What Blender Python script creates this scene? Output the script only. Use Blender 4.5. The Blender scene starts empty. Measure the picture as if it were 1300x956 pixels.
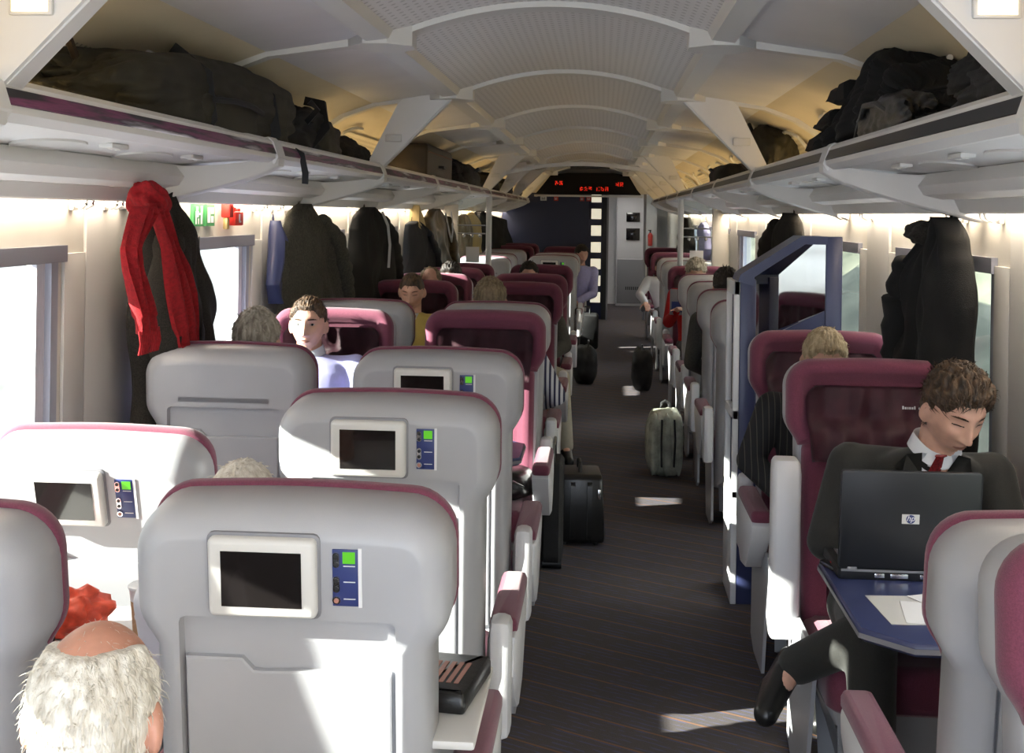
import bpy, bmesh, math, random
from mathutils import Vector, Matrix, noise as mnoise
PI = math.pi
R = math.radians
random.seed(7)
S = bpy.context.scene
COL = S.collection

# ------------------------------------------------------------------ camera
F = 1600.0
YAW, ROLL = R(4.11), R(0.85)
CAM = Vector((0.20, 0.0, 1.68))
cd = bpy.data.cameras.new('camera'); cam = bpy.data.objects.new('camera', cd); COL.objects.link(cam)
cd.sensor_width = 36; cd.lens = F / 1300 * 36; cd.shift_y = -207 / 1300
cd.clip_start = 0.02; cd.clip_end = 400
cam.matrix_world = Matrix.Translation(CAM) @ Matrix.Rotation(YAW, 4, 'Z') @ Matrix.Rotation(R(90), 4, 'X') @ Matrix.Rotation(ROLL, 4, 'Z')
S.camera = cam

def on_wall(px, py, X):
    """world point seen at a photo pixel on the vertical plane x = X"""
    p = at(px, py, 1.0) - CAM
    return CAM + p * ((X - CAM.x) / p.x)
def at(px, py, Y):
    """world point seen at a photo pixel, at distance Y down the coach"""
    u = (px - 650) / F; v = (271 - py) / F
    c, s = math.cos(ROLL), math.sin(ROLL)
    u, v = u * c - v * s, u * s + v * c
    d = Vector((-math.sin(YAW) + u * math.cos(YAW), math.cos(YAW) + u * math.sin(YAW), v))
    return CAM + d * (Y / d.y)

# ------------------------------------------------------------------ materials
M = {}
def nt(name):
    m = bpy.data.materials.new(name); m.use_nodes = True
    t = m.node_tree; b = t.nodes['Principled BSDF']
    M[name] = m
    return m, t, b
def coords(t, scale=(1, 1, 1), rot=(0, 0, 0)):
    tc = t.nodes.new('ShaderNodeTexCoord'); mp = t.nodes.new('ShaderNodeMapping')
    mp.inputs['Scale'].default_value = scale; mp.inputs['Rotation'].default_value = rot
    t.links.new(tc.outputs['Object'], mp.inputs['Vector'])
    return mp.outputs['Vector']
def mat(name, col, rough=0.5, metal=0, spec=None, var=0.0, vscale=30, bump=0.0, bscale=200, stretch=(1, 1, 1), emit=None, es=0, alpha=None, sheen=0, col2=None, coat=0, sub=0):
    m, t, b = nt(name)
    b.inputs['Base Color'].default_value = (*col, 1)
    b.inputs['Roughness'].default_value = rough; b.inputs['Metallic'].default_value = metal
    if spec is not None: b.inputs['Specular IOR Level'].default_value = spec
    if sheen: b.inputs['Sheen Weight'].default_value = sheen
    if coat: b.inputs['Coat Weight'].default_value = coat
    if sub:
        b.inputs['Subsurface Weight'].default_value = sub; b.inputs['Subsurface Radius'].default_value = (.01, .004, .002)
    if emit: b.inputs['Emission Color'].default_value = (*emit, 1); b.inputs['Emission Strength'].default_value = es
    if var or bump:
        vec = coords(t, stretch)
    if var:
        n = t.nodes.new('ShaderNodeTexNoise'); n.inputs['Scale'].default_value = vscale; n.inputs['Detail'].default_value = 4
        t.links.new(vec, n.inputs['Vector'])
        rmp = t.nodes.new('ShaderNodeValToRGB')
        c2 = col2 or tuple(min(1, c * (1 + var)) for c in col)
        c1 = col if col2 else tuple(c * (1 - var) for c in col)
        rmp.color_ramp.elements[0].position = .35; rmp.color_ramp.elements[1].position = .65
        rmp.color_ramp.elements[0].color = (*c1, 1); rmp.color_ramp.elements[1].color = (*c2, 1)
        t.links.new(n.outputs['Fac'], rmp.inputs['Fac']); t.links.new(rmp.outputs['Color'], b.inputs['Base Color'])
    if bump:
        n = t.nodes.new('ShaderNodeTexNoise'); n.inputs['Scale'].default_value = bscale; n.inputs['Detail'].default_value = 3
        t.links.new(vec, n.inputs['Vector'])
        bp = t.nodes.new('ShaderNodeBump'); bp.inputs['Strength'].default_value = bump; bp.inputs['Distance'].default_value = .004
        t.links.new(n.outputs['Fac'], bp.inputs['Height']); t.links.new(bp.outputs['Normal'], b.inputs['Normal'])
    return m
def mathn(t, op, a, b=None, c=None):
    n = t.nodes.new('ShaderNodeMath'); n.operation = op
    for i, v in enumerate((a, b, c)):
        if v is None: continue
        if isinstance(v, (int, float)): n.inputs[i].default_value = v
        else: t.links.new(v, n.inputs[i])
    return n.outputs[0]
def dot_mat(name, col, hole, pitch, rad, rough=.6, axes=(0, 1)):
    """perforated panel: a regular grid of round holes"""
    m, t, b = nt(name)
    vec = coords(t)
    sp = t.nodes.new('ShaderNodeSeparateXYZ'); t.links.new(vec, sp.inputs[0])
    a = mathn(t, 'DIVIDE', sp.outputs[axes[0]], pitch[0]); c = mathn(t, 'DIVIDE', sp.outputs[axes[1]], pitch[1])
    a = mathn(t, 'MULTIPLY', mathn(t, 'SUBTRACT', mathn(t, 'FRACT', a), .5), pitch[0])
    c = mathn(t, 'MULTIPLY', mathn(t, 'SUBTRACT', mathn(t, 'FRACT', c), .5), pitch[1])
    d = mathn(t, 'SQRT', mathn(t, 'ADD', mathn(t, 'MULTIPLY', a, a), mathn(t, 'MULTIPLY', c, c)))
    k = mathn(t, 'LESS_THAN', d, rad)
    mx = t.nodes.new('ShaderNodeMix'); mx.data_type = 'RGBA'
    mx.inputs['A'].default_value = (*col, 1); mx.inputs['B'].default_value = (*hole, 1)
    t.links.new(k, mx.inputs['Factor']); t.links.new(mx.outputs['Result'], b.inputs['Base Color'])
    b.inputs['Roughness'].default_value = rough
    return m
mat('shell', (.40, .405, .43), .38, var=.03, vscale=6, bump=.05, bscale=500)
mat('shell_light', (.68, .68, .70), .4, bump=.05, bscale=500)
mat('panel', (.74, .73, .72), .5, var=.03, vscale=3)
mat('wallp', (.68, .64, .57), .55, var=.03, vscale=4)
mat('pillar', (.55, .53, .50), .5, var=.03, vscale=4)
mat('rib', (.66, .65, .62), .45)
mat('upper', (.68, .60, .44), .5, var=.03, vscale=4)
mat('joint', (.12, .11, .11), .7)
dot_mat('perf', (.74, .72, .70), (.50, .48, .46), (.03, .055), .008)
dot_mat('perf_side', (.66, .60, .47), (.34, .30, .22), (.03, .022), .0065, axes=(1, 2))
mat('maroon', (.160, .034, .066), .85, var=.16, vscale=350, bump=.25, bscale=600, sheen=.25)
mat('cover', (.055, .009, .020), .6, var=.25, vscale=12, bump=.2, bscale=300, sheen=.15)
mat('screen', (.012, .010, .010), .12, coat=.5)
mat('frame_lt', (.66, .65, .63), .35)
mat('blue_pl', (.030, .045, .17), .4)
mat('lcd', (.05, .25, .01), .4, emit=(.16, .75, .03), es=.55)
mat('dark_pl', (.013, .014, .017), .45)
mat('mid_pl', (.22, .22, .24), .4)
mat('chrome', (.7, .7, .72), .2, metal=1)
mat('blue', (.036, .045, .115), .35, var=.05, vscale=8)
mat('blue_wall', (.022, .028, .070), .45)
mat('table_blue', (.040, .050, .135), .3, var=.05, vscale=10)
mat('white_pl', (.75, .76, .78), .35)
mat('win_dark', (.24, .24, .28), .4)
mat('win_grey', (.42, .43, .50), .4, metal=.2)
mat('curtain', (.62, .61, .66), .8, var=.08, vscale=20, stretch=(1, 14, 1))
mat('reflect_old', (.05, .04, .05), .12, metal=.3, coat=1, var=.8, vscale=9, stretch=(1, .35, 4), col2=(.30, .12, .22))  # unused; reflections painted as magenta noise
mat('reflect_dk', (.012, .012, .014), .35, spec=.3)
mat('skin', (.62, .36, .27), .5, var=.08, vscale=25, sub=.15)
mat('skin_red', (.55, .27, .19), .45, var=.15, vscale=20, sub=.1)
mat('lips', (.40, .19, .15), .45)
mat('eye_white', (.55, .52, .50), .3)
mat('iris', (.03, .03, .035), .2)
def hairmat(n, c, c2): mat(n, c, .55, var=.5, vscale=60, stretch=(1.0, 1.0, .25), col2=c2, bump=.7, bscale=260)
hairmat('hair_brown', (.022, .013, .008), (.10, .055, .026))
hairmat('hair_dark', (.008, .006, .005), (.03, .022, .018))
hairmat('hair_grey', (.20, .17, .13), (.50, .46, .38))
hairmat('hair_white', (.55, .50, .42), (.85, .82, .75))
hairmat('hair_blond', (.30, .22, .12), (.55, .44, .28))
hairmat('hair_fair', (.12, .09, .05), (.30, .23, .14))
mat('suit', (.016, .016, .014), .8, var=.12, vscale=200, bump=.2, bscale=400, sheen=.1)
mat('suit_grey', (.06, .06, .055), .8, var=.2, vscale=120)
mat('shirt_white', (.75, .76, .8), .7)
mat('shirt_lilac', (.42, .42, .72), .7, var=.06, vscale=30)
mat('shirt_yellow', (.50, .38, .10), .7)
mat('tie_red', (.20, .012, .015), .5, var=.5, vscale=160)
mat('tie_gold', (.55, .38, .08), .5)
mat('red_knit', (.45, .01, .012), .9, bump=.3)
mat('trouser_beige', (.50, .46, .36), .8, var=.06, vscale=20)
mat('leather', (.012, .012, .012), .28, bump=.15, bscale=90)
mat('bag_black', (.010, .010, .011), .7, bump=.5, bscale=240, var=.3, vscale=8)
mat('bag_green', (.026, .023, .013), .75, bump=.4, bscale=300, var=.35, vscale=7)
mat('bag_brown', (.022, .014, .008), .5, bump=.3, bscale=200, var=.3, vscale=9)
mat('bag_trim', (.16, .05, .015), .6)
mat('bag_silver', (.36, .37, .30), .5, var=.35, vscale=14, bump=.4, bscale=120)
mat('coat_black', (.0045, .0045, .0045), .9, bump=.4, bscale=300)
mat('coat_navy', (.010, .012, .018), .85, bump=.4, bscale=300)
mat('coat_tweed', (.020, .017, .013), .95, var=.6, vscale=260, bump=.5, bscale=260)
mat('coat_grey', (.060, .056, .042), .9, var=.3, vscale=90, bump=.3)
mat('coat_brown', (.12, .085, .04), .35, var=.3, vscale=14)
mat('lining', (.60, .45, .20), .7)
mat('scarf', (.30, .006, .010), .95, bump=.6, bscale=300, var=.2, vscale=80)
mat('pink_bag', (.85, .10, .05), .4, var=.3, vscale=30)
mat('paper', (.80, .80, .82), .7)
mat('cup_brown', (.50, .30, .16), .6)
mat('hook', (.72, .70, .66), .35)
mat('sign_green', (.06, .30, .10), .5)
mat('sign_red', (.65, .03, .02), .45)
mat('gold', (.6, .45, .2), .4, metal=.6)
mat('led', (.3, .0, .0), .5, emit=(1, .03, .01), es=1.2)
mat('lit_square', (.8, .75, .6), .5, emit=(1, .93, .72), es=.75)
mat('cove', (1, .9, .7), .5, emit=(1, .73, .36), es=9)
mat('strip', (1, .9, .75), .5, emit=(1, .88, .72), es=24)
mat('lamp_on', (1, .9, .7), .5, emit=(1, .78, .40), es=3)
mat('photo_white', (.7, .72, .74), .5)
mat('orange', (.7, .3, .06), .5)
# edge strip: smeared reflections of the seats painted in as colour noise
m, t, b = nt('painted_reflect')
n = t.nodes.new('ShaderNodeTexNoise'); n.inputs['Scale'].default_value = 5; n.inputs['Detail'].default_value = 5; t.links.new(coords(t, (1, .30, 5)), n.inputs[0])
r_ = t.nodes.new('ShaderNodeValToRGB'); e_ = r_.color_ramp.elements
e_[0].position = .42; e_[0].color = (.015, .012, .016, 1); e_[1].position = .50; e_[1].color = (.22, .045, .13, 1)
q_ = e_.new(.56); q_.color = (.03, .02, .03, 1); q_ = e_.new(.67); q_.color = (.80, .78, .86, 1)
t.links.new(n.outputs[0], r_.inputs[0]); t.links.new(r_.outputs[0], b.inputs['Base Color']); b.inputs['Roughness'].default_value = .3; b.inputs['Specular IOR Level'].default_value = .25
mat('mirror', (.62, .60, .60), .03, metal=1)
mat('fill_vest', (1, 1, 1), .5, emit=(1, .97, .92), es=16)
# pinstripe cloth
def stripe_mat(name, base, line, pitch, w, axis=0):
    m, t, b = nt(name)
    sp = t.nodes.new('ShaderNodeSeparateXYZ'); t.links.new(coords(t), sp.inputs[0])
    a = mathn(t, 'LESS_THAN', mathn(t, 'FRACT', mathn(t, 'DIVIDE', sp.outputs[axis], pitch)), w)
    mx = t.nodes.new('ShaderNodeMix'); mx.data_type = 'RGBA'
    mx.inputs['A'].default_value = (*base, 1); mx.inputs['B'].default_value = (*line, 1)
    t.links.new(a, mx.inputs['Factor']); t.links.new(mx.outputs['Result'], b.inputs['Base Color'])
    b.inputs['Roughness'].default_value = .85
stripe_mat('pinstripe', (.012, .012, .014), (.07, .065, .055), .022, .14)
stripe_mat('shirt_stripe', (.62, .62, .66), (.03, .03, .08), .024, .45)
# glass
m, t, b = nt('glass')
for n in list(t.nodes): t.nodes.remove(n)
o = t.nodes.new('ShaderNodeOutputMaterial'); mx = t.nodes.new('ShaderNodeMixShader')
tr = t.nodes.new('ShaderNodeBsdfTransparent'); gl = t.nodes.new('ShaderNodeBsdfGlossy'); fr = t.nodes.new('ShaderNodeLayerWeight')
tr.inputs[0].default_value = (.93, .96, .95, 1); gl.inputs['Roughness'].default_value = .02; fr.inputs[0].default_value = .5
fp = mathn(t, 'MULTIPLY_ADD', mathn(t, 'POWER', fr.outputs['Facing'], 6), .4, .03)
t.links.new(fp, mx.inputs[0]); t.links.new(tr.outputs[0], mx.inputs[1]); t.links.new(gl.outputs[0], mx.inputs[2]); t.links.new(mx.outputs[0], o.inputs[0])
# carpet: dark blue-violet with slanting thin orange and blue dashes
m, t, b = nt('carpet')
vec = coords(t, rot=(0, 0, R(30)))
sp = t.nodes.new('ShaderNodeSeparateXYZ'); t.links.new(vec, sp.inputs[0])
def dash(pitch, off, w, nscale, thr):
    f = mathn(t, 'FRACT', mathn(t, 'DIVIDE', mathn(t, 'ADD', sp.outputs[1], off), pitch))
    k = mathn(t, 'LESS_THAN', f, w)
    mp = t.nodes.new('ShaderNodeMapping'); mp.inputs['Scale'].default_value = (6, 30, 1); t.links.new(vec, mp.inputs[0])
    n = t.nodes.new('ShaderNodeTexNoise'); n.inputs['Scale'].default_value = nscale; t.links.new(mp.outputs[0], n.inputs[0])
    return mathn(t, 'MULTIPLY', k, mathn(t, 'GREATER_THAN', n.outputs[0], thr))
k1 = dash(.15, 0, .06, 1.2, .30); k2 = dash(.03, .01, .3, 2.2, .50)
n = t.nodes.new('ShaderNodeTexNoise'); n.inputs['Scale'].default_value = 220; t.links.new(vec, n.inputs[0])
mx0 = t.nodes.new('ShaderNodeMix'); mx0.data_type = 'RGBA'; mx0.inputs['A'].default_value = (.042, .036, .038, 1); mx0.inputs['B'].default_value = (.085, .072, .070, 1); t.links.new(n.outputs[0], mx0.inputs['Factor'])
mx1 = t.nodes.new('ShaderNodeMix'); mx1.data_type = 'RGBA'; mx1.inputs['B'].default_value = (.07, .075, .15, 1); t.links.new(mx0.outputs['Result'], mx1.inputs['A']); t.links.new(mathn(t, 'MULTIPLY', k2, .7), mx1.inputs['Factor'])
mx2 = t.nodes.new('ShaderNodeMix'); mx2.data_type = 'RGBA'; mx2.inputs['B'].default_value = (.22, .10, .04, 1); t.links.new(mx1.outputs['Result'], mx2.inputs['A']); t.links.new(mathn(t, 'MULTIPLY', k1, .75), mx2.inputs['Factor'])
t.links.new(mx2.outputs['Result'], b.inputs['Base Color']); b.inputs['Roughness'].default_value = .95
bp = t.nodes.new('ShaderNodeBump'); bp.inputs['Strength'].default_value = .4; bp.inputs['Distance'].default_value = .003
t.links.new(n.outputs[0], bp.inputs['Height']); t.links.new(bp.outputs[0], b.inputs['Normal'])
# embankments outside
mat('bank_left', (.24, .23, .20), .95, var=.3, vscale=1.2, stretch=(.15, .12, 2.5), col2=(.45, .44, .41))
mat('bank_right', (.022, .028, .014), .95, var=.3, vscale=1.0, stretch=(.3, .5, 1.6), col2=(.09, .095, .065))

# ------------------------------------------------------------------ mesh helpers
def finish(bm, sharp=38):
    bmesh.ops.recalc_face_normals(bm, faces=bm.faces[:])
    for f in bm.faces: f.smooth = True
    for e in bm.edges:
        if len(e.link_faces) == 2 and e.calc_face_angle(0) > R(sharp): e.smooth = False
def mesh_of(bm, name, mats, sharp=38):
    finish(bm, sharp)
    me = bpy.data.meshes.new(name); bm.to_mesh(me); bm.free()
    for m_ in (mats if isinstance(mats, (list, tuple)) else [mats]): me.materials.append(M[m_])
    return me
def obj(name, me, parent=None, loc=None, rot=None, **props):
    o = bpy.data.objects.new(name, me); COL.objects.link(o)
    if parent is not None: o.parent = parent
    if loc is not None: o.location = loc
    if rot is not None: o.rotation_euler = rot
    for k, v in props.items(): o[k] = v
    return o
def thing(name, label, cat, loc=(0, 0, 0), rotz=0, group=None):
    o = bpy.data.objects.new(name, None); COL.objects.link(o); o.empty_display_size = .1
    o.location = loc; o.rotation_euler = (0, 0, rotz); o['label'] = label; o['category'] = cat
    if group: o['group'] = group
    return o
def tag(o, label, cat, group=None):
    o['label'] = label; o['category'] = cat
    if group: o['group'] = group
    return o
def struct(name, bm, m_, parent=None, sharp=38):
    o = obj(name, mesh_of(bm, name, m_, sharp), parent)
    if parent is None: o['kind'] = 'structure'
    return o
def B(): return bmesh.new()
def box(bm, x0, x1, y0, y1, z0, z1, bev=0, mi=0):
    vs = [bm.verts.new((x, y, z)) for x in (x0, x1) for y in (y0, y1) for z in (z0, z1)]
    q = [(0, 1, 3, 2), (4, 6, 7, 5), (0, 4, 5, 1), (2, 3, 7, 6), (0, 2, 6, 4), (1, 5, 7, 3)]
    fs = [bm.faces.new([vs[i] for i in k]) for k in q]
    for f in fs: f.material_index = mi
    if bev:
        es = {e for f in fs for e in f.edges}
        bmesh.ops.bevel(bm, geom=list(es), offset=bev, segments=2, affect='EDGES', profile=.5)
    return vs
def obox(bm, c, ax, ay, az, bev=0):
    """oriented box: centre and three half-extent vectors"""
    c = Vector(c); ax, ay, az = Vector(ax), Vector(ay), Vector(az)
    vs = [bm.verts.new(c + i * ax + j * ay + k * az) for i in (-1, 1) for j in (-1, 1) for k in (-1, 1)]
    q = [(0, 1, 3, 2), (4, 6, 7, 5), (0, 4, 5, 1), (2, 3, 7, 6), (0, 2, 6, 4), (1, 5, 7, 3)]
    fs = [bm.faces.new([vs[i] for i in k]) for k in q]
    if bev:
        es = {e for f in fs for e in f.edges}
        bmesh.ops.bevel(bm, geom=list(es), offset=bev, segments=2, affect='EDGES', profile=.5)
def loft(bm, rings, cap0=True, cap1=True, closed=True):
    vr = [[bm.verts.new(p) for p in r] for r in rings]
    n = len(vr[0])
    for a, b_ in zip(vr, vr[1:]):
        for i in range(n if closed else n - 1):
            j = (i + 1) % n
            bm.faces.new((a[i], a[j], b_[j], b_[i]))
    if cap0: bm.faces.new(vr[0][::-1])
    if cap1: bm.faces.new(vr[-1])
    return vr
def prism(bm, poly, axis, a, b_):
    def mk(p, t):
        if axis == 'x': return Vector((t, p[0], p[1]))
        if axis == 'y': return Vector((p[0], t, p[1]))
        return Vector((p[0], p[1], t))
    return loft(bm, [[mk(p, a) for p in poly], [mk(p, b_) for p in poly]])
def tube(bm, pts, r, n=8, cap=True):
    pts = [Vector(p) for p in pts]; rings = []
    rr = r if isinstance(r, (list, tuple)) else [r] * len(pts)
    up = Vector((0, 0, 1))
    for i, p in enumerate(pts):
        d = (pts[min(i + 1, len(pts) - 1)] - pts[max(i - 1, 0)]).normalized()
        a = d.cross(up) if abs(d.dot(up)) < .95 else d.cross(Vector((1, 0, 0)))
        a.normalize(); b_ = d.cross(a).normalized()
        rings.append([p + (a * math.cos(2 * PI * k / n) + b_ * math.sin(2 * PI * k / n)) * rr[i] for k in range(n)])
    loft(bm, rings, cap, cap)
def sweep(bm, pts, w, h, up=(0, 0, 1)):
    """flat strap along a path"""
    pts = [Vector(p) for p in pts]; rings = []; up = Vector(up)
    for i, p in enumerate(pts):
        d = (pts[min(i + 1, len(pts) - 1)] - pts[max(i - 1, 0)]).normalized()
        a = d.cross(up).normalized(); b_ = a.cross(d).normalized()
        rings.append([p + a * w + b_ * h, p - a * w + b_ * h, p - a * w - b_ * h, p + a * w - b_ * h])
    loft(bm, rings)
def offset(poly, d):
    """move a closed outline inward (anticlockwise outlines)"""
    n = len(poly); out = []
    for i in range(n):
        p0, p1, p2 = Vector(poly[i - 1]), Vector(poly[i]), Vector(poly[(i + 1) % n])
        e1 = (p1 - p0); e2 = (p2 - p1)
        if e1.length < 1e-7: e1 = e2
        if e2.length < 1e-7: e2 = e1
        e1.normalize(); e2.normalize()
        n1 = Vector((-e1.y, e1.x)); n2 = Vector((-e2.y, e2.x))
        k = n1 + n2
        if k.length < 1e-6: k = n1
        k.normalize()
        out.append(p1 + k * (d / max(.5, k.dot(n1))))
    return [tuple(p) for p in out]
def rrect(x0, x1, z0, z1, r, n=5):
    pts = []
    for cx, cz, a0 in ((x1 - r, z0 + r, -90), (x1 - r, z1 - r, 0), (x0 + r, z1 - r, 90), (x0 + r, z0 + r, 180)):
        for k in range(n + 1):
            a = R(a0 + 90 * k / n); pts.append((cx + r * math.cos(a), cz + r * math.sin(a)))
    return pts
def puff(bm, poly, layers, cap0=True, cap1=True, f=lambda x, z, y: Vector((x, y, z))):
    """layers (inset, y): stacked copies of an outline in the x-z plane"""
    return loft(bm, [[f(p[0], p[1], y) for p in offset(poly, d)] for d, y in layers], cap0, cap1)
def sphere(bm, c, r, n=12, m_=8, rot=None):
    c = Vector(c); r = Vector(r) if not isinstance(r, (int, float)) else Vector((r, r, r))
    rings = []
    for j in range(m_ + 1):
        th = PI * (j + .02) / (m_ + .04); ring = []
        for i in range(n):
            p = Vector((math.sin(th) * math.cos(2 * PI * i / n) * r.x, math.sin(th) * math.sin(2 * PI * i / n) * r.y, math.cos(th) * r.z))
            if rot: p = rot @ p
            ring.append(c + p)
        rings.append(ring)
    loft(bm, rings)
def limb(bm, a, b_, ra, rb, n=14):
    """tapered capsule"""
    a, b_ = Vector(a), Vector(b_); d = (b_ - a); L = d.length; d.normalize()
    s = d.cross(Vector((0, 0, 1))) if abs(d.z) < .9 else d.cross(Vector((1, 0, 0)))
    s.normalize(); u = d.cross(s).normalized(); rings = []
    def ring(p, r): rings.append([p + (s * math.cos(2 * PI * k / n) + u * math.sin(2 * PI * k / n)) * r for k in range(n)])
    for q in (.08, .4, .75): ring(a - d * ra * math.cos(q * PI / 2), ra * math.sin(q * PI / 2))
    for q in range(0, 5): ring(a + d * L * q / 4, ra + (rb - ra) * q / 4)
    for q in (.75, .4, .08): ring(b_ + d * rb * math.cos(q * PI / 2), rb * math.sin(q * PI / 2))
    loft(bm, rings)
def xform(bm, mtx): bmesh.ops.transform(bm, matrix=mtx, verts=bm.verts[:])
def remesh(o, voxel, sm=3, fac=.5):
    m_ = o.modifiers.new('r', 'REMESH'); m_.mode = 'VOXEL'; m_.voxel_size = voxel; m_.use_smooth_shade = True
    if sm:
        q = o.modifiers.new('s', 'SMOOTH'); q.factor = fac; q.iterations = sm
def interp(tab, z):
    if z <= tab[0][0]: return tab[0][1:]
    for a, b_ in zip(tab, tab[1:]):
        if z <= b_[0]:
            k = (z - a[0]) / (b_[0] - a[0]); return tuple(p + (q - p) * k for p, q in zip(a[1:], b_[1:]))
    return tab[-1][1:]
# ------------------------------------------------------------------ the coach shell
W = 1.42          # half width at the walls
Y0, Y1 = -1.2, 20.3
bm = B(); box(bm, -1.6, 1.6, Y0, 25.5, -.06, 0); struct('floor', bm, 'carpet')
ZW0, ZW1 = .74, 1.56
winL = [(2.42 + 2.04 * k, 3.66 + 2.04 * k) for k in range(-1, 9)]
winR = [(1.98 + 2.03 * k, 3.22 + 2.03 * k) for k in range(-1, 9)]
winL = [(w[0], w[1] + (.17 if w[1] < 2 else 0)) for w in winL if w[1] > -.5 and w[1] < Y1]; winR = [w for w in winR if w[1] < Y1]  # unseen nearest left window widened to shape the sun streak indoors
def side_wall(name, s, wins):
    bm = B(); xi, xo = s * W, s * (W + .10)
    x0, x1 = min(xi, xo), max(xi, xo)
    box(bm, x0, x1, Y0, Y1 + .1, 0, ZW0)
    box(bm, x0, x1, Y0, Y1 + .1, ZW1, 1.80)
    prev = Y0
    for a, b_ in wins + [(Y1 + .1, None)]:
        box(bm, x0, x1, prev, a, ZW0, ZW1)
        prev = b_
    struct(name, bm, 'wallp')
    # darker pillar facings between the windows, with their panel joints
    prev = None; k = 0
    for a, b_ in wins:
        if prev is not None:
            bm = B(); d = s * W - s * .012
            for p, q in ((prev + .02, prev + .17), (prev + .178, a - .172), (a - .165, a - .02)):
                box(bm, min(d, s * W), max(d, s * W), p, q, .62, ZW1 - .02 if q - p < .2 else 1.74, .003)
            k += 1
            struct('trim_%d' % (k + (0 if s < 0 else 20)), bm, 'pillar')
        prev = b_
    # curved upper wall behind the luggage rack and the light housing under it
    prof = [(W, 1.80), (1.43, 1.90), (1.41, 2.00), (1.34, 2.12), (1.22, 2.20), (1.04, 2.265)]
    bm = B()
    out = [(x + .03, z + .03) for x, z in prof][::-1]
    prism(bm, [(s * x, z) for x, z in prof + out], 'y', Y0, Y1 + .1)
    struct('ceiling_cove_%s' % ('left' if s < 0 else 'right'), bm, 'upper')
    return
side_wall('wall_left', -1, winL); side_wall('wall_right', 1, winR)
def arch(x): return 2.45 - .115 * (x / .56) ** 2
bm = B()
pts = [(x / 20 * .58, arch(x / 20 * .58)) for x in range(-20, 21)]
prism(bm, pts + [(x, z + .03) for x, z in pts[::-1]], 'y', Y0, Y1 + .1)
struct('ceiling', bm, 'perf')
for s in (-1, 1):
    bm = B()
    prism(bm, [(s * .64, 2.325), (s * 1.045, 2.262), (s * 1.045, 2.30), (s * .64, 2.36)], 'y', Y0, Y1 + .1)
    struct('ceiling_panel_%s' % ('left' if s < 0 else 'right'), bm, 'panel')
    bm = B()   # longitudinal channel beside the perforated panels
    prism(bm, [(s * .575, 2.30), (s * .655, 2.29), (s * .66, 2.37), (s * .57, 2.37)], 'y', Y0, Y1 + .1)
    prism(bm, [(s * .560, 2.335), (s * .575, 2.30), (s * .58, 2.37), (s * .56, 2.37)], 'y', Y0, Y1 + .1)
    struct('trim_rail_%s' % ('left' if s < 0 else 'right'), bm, 'rib')
# ribs across the ceiling
RIBS = [.3, 2.45, 4.6, 6.75, 8.9, 11.05, 13.2, 15.35, 17.5, 19.5]
for k, y in enumerate(RIBS):
    bm = B()
    xs = [i / 16 * .60 for i in range(-16, 17)]
    low = [(x, arch(x) - .022) for x in xs]; hi = [(x, arch(x) + .02) for x in xs[::-1]]
    prism(bm, low + hi, 'y', y - .055, y + .055)
    for s in (-1, 1):
        prof = [(.60, 2.315), (.70, 2.288), (1.04, 2.245), (1.2, 2.185), (1.325, 2.105), (1.395, 1.99), (1.40, 1.93)]
        o2 = [(1.42, 1.93), (1.43, 2.0), (1.36, 2.14), (1.22, 2.22), (1.04, 2.30), (.70, 2.35), (.60, 2.36)]
        prism(bm, [(s * x, z) for x, z in prof + o2], 'y', y - .035, y + .035)
        # flared node where rib and rail meet
        prism(bm, [(s * .50, y - .055), (s * .58, y - .13), (s * .67, y - .13), (s * .74, y - .035), (s * .74, y + .035), (s * .67, y + .13), (s * .58, y + .13), (s * .50, y + .055)], 'z', 2.283, 2.36)
    struct('ceiling_rib_%d' % (k + 1), bm, 'rib')
# perforated wall panels with rounded surrounds above the racks
for s in (-1, 1):
    for k, (a, b_) in enumerate(zip(RIBS, RIBS[1:])):
        def cw(yy, q, o=.012):   # point on the cove, q 0..1 upwards
            x, z = interp([(0, 1.43, 1.90), (.25, 1.41, 2.0), (.6, 1.34, 2.12), (1, 1.22, 2.20)], q)
            return Vector((s * (x - o), yy, z - .004))
        c = (a + b_) / 2; hy = .62
        bm = B()
        for i in range(24):
            for j in range(9):
                q = [(c - hy + 2 * hy * ii / 24, jj / 9 * .74) for ii, jj in ((i, j), (i + 1, j), (i + 1, j + 1), (i, j + 1))]
                if max(abs(q[0][0] - c), abs(q[1][0] - c)) > hy - .05 and j >= 7: continue
                bm.faces.new([bm.verts.new(cw(*v)) for v in q])
        bmesh.ops.remove_doubles(bm, verts=bm.verts[:], dist=1e-5)
        struct('ceiling_panel_perforated_%d' % (k + 1 + (0 if s < 0 else 10)), bm, 'perf_side')
        for e in (-1, 1):      # shallow rounded frame at each end
            bm = B()
            path = [cw(c + e * (hy + .03), 0, .02), cw(c + e * (hy + .03), .4, .02), cw(c + e * (hy + .02), .7, .02), cw(c + e * (hy - .02), .80, .02), cw(c + e * (hy - .10), .86, .018), cw(c + e * (hy - .25), .88, .015)]
            tube(bm, path, .010, 8)
            struct('trim_arch_%d' % (k * 2 + 1 + (e > 0) + (0 if s < 0 else 30)), bm, 'rib')
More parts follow.
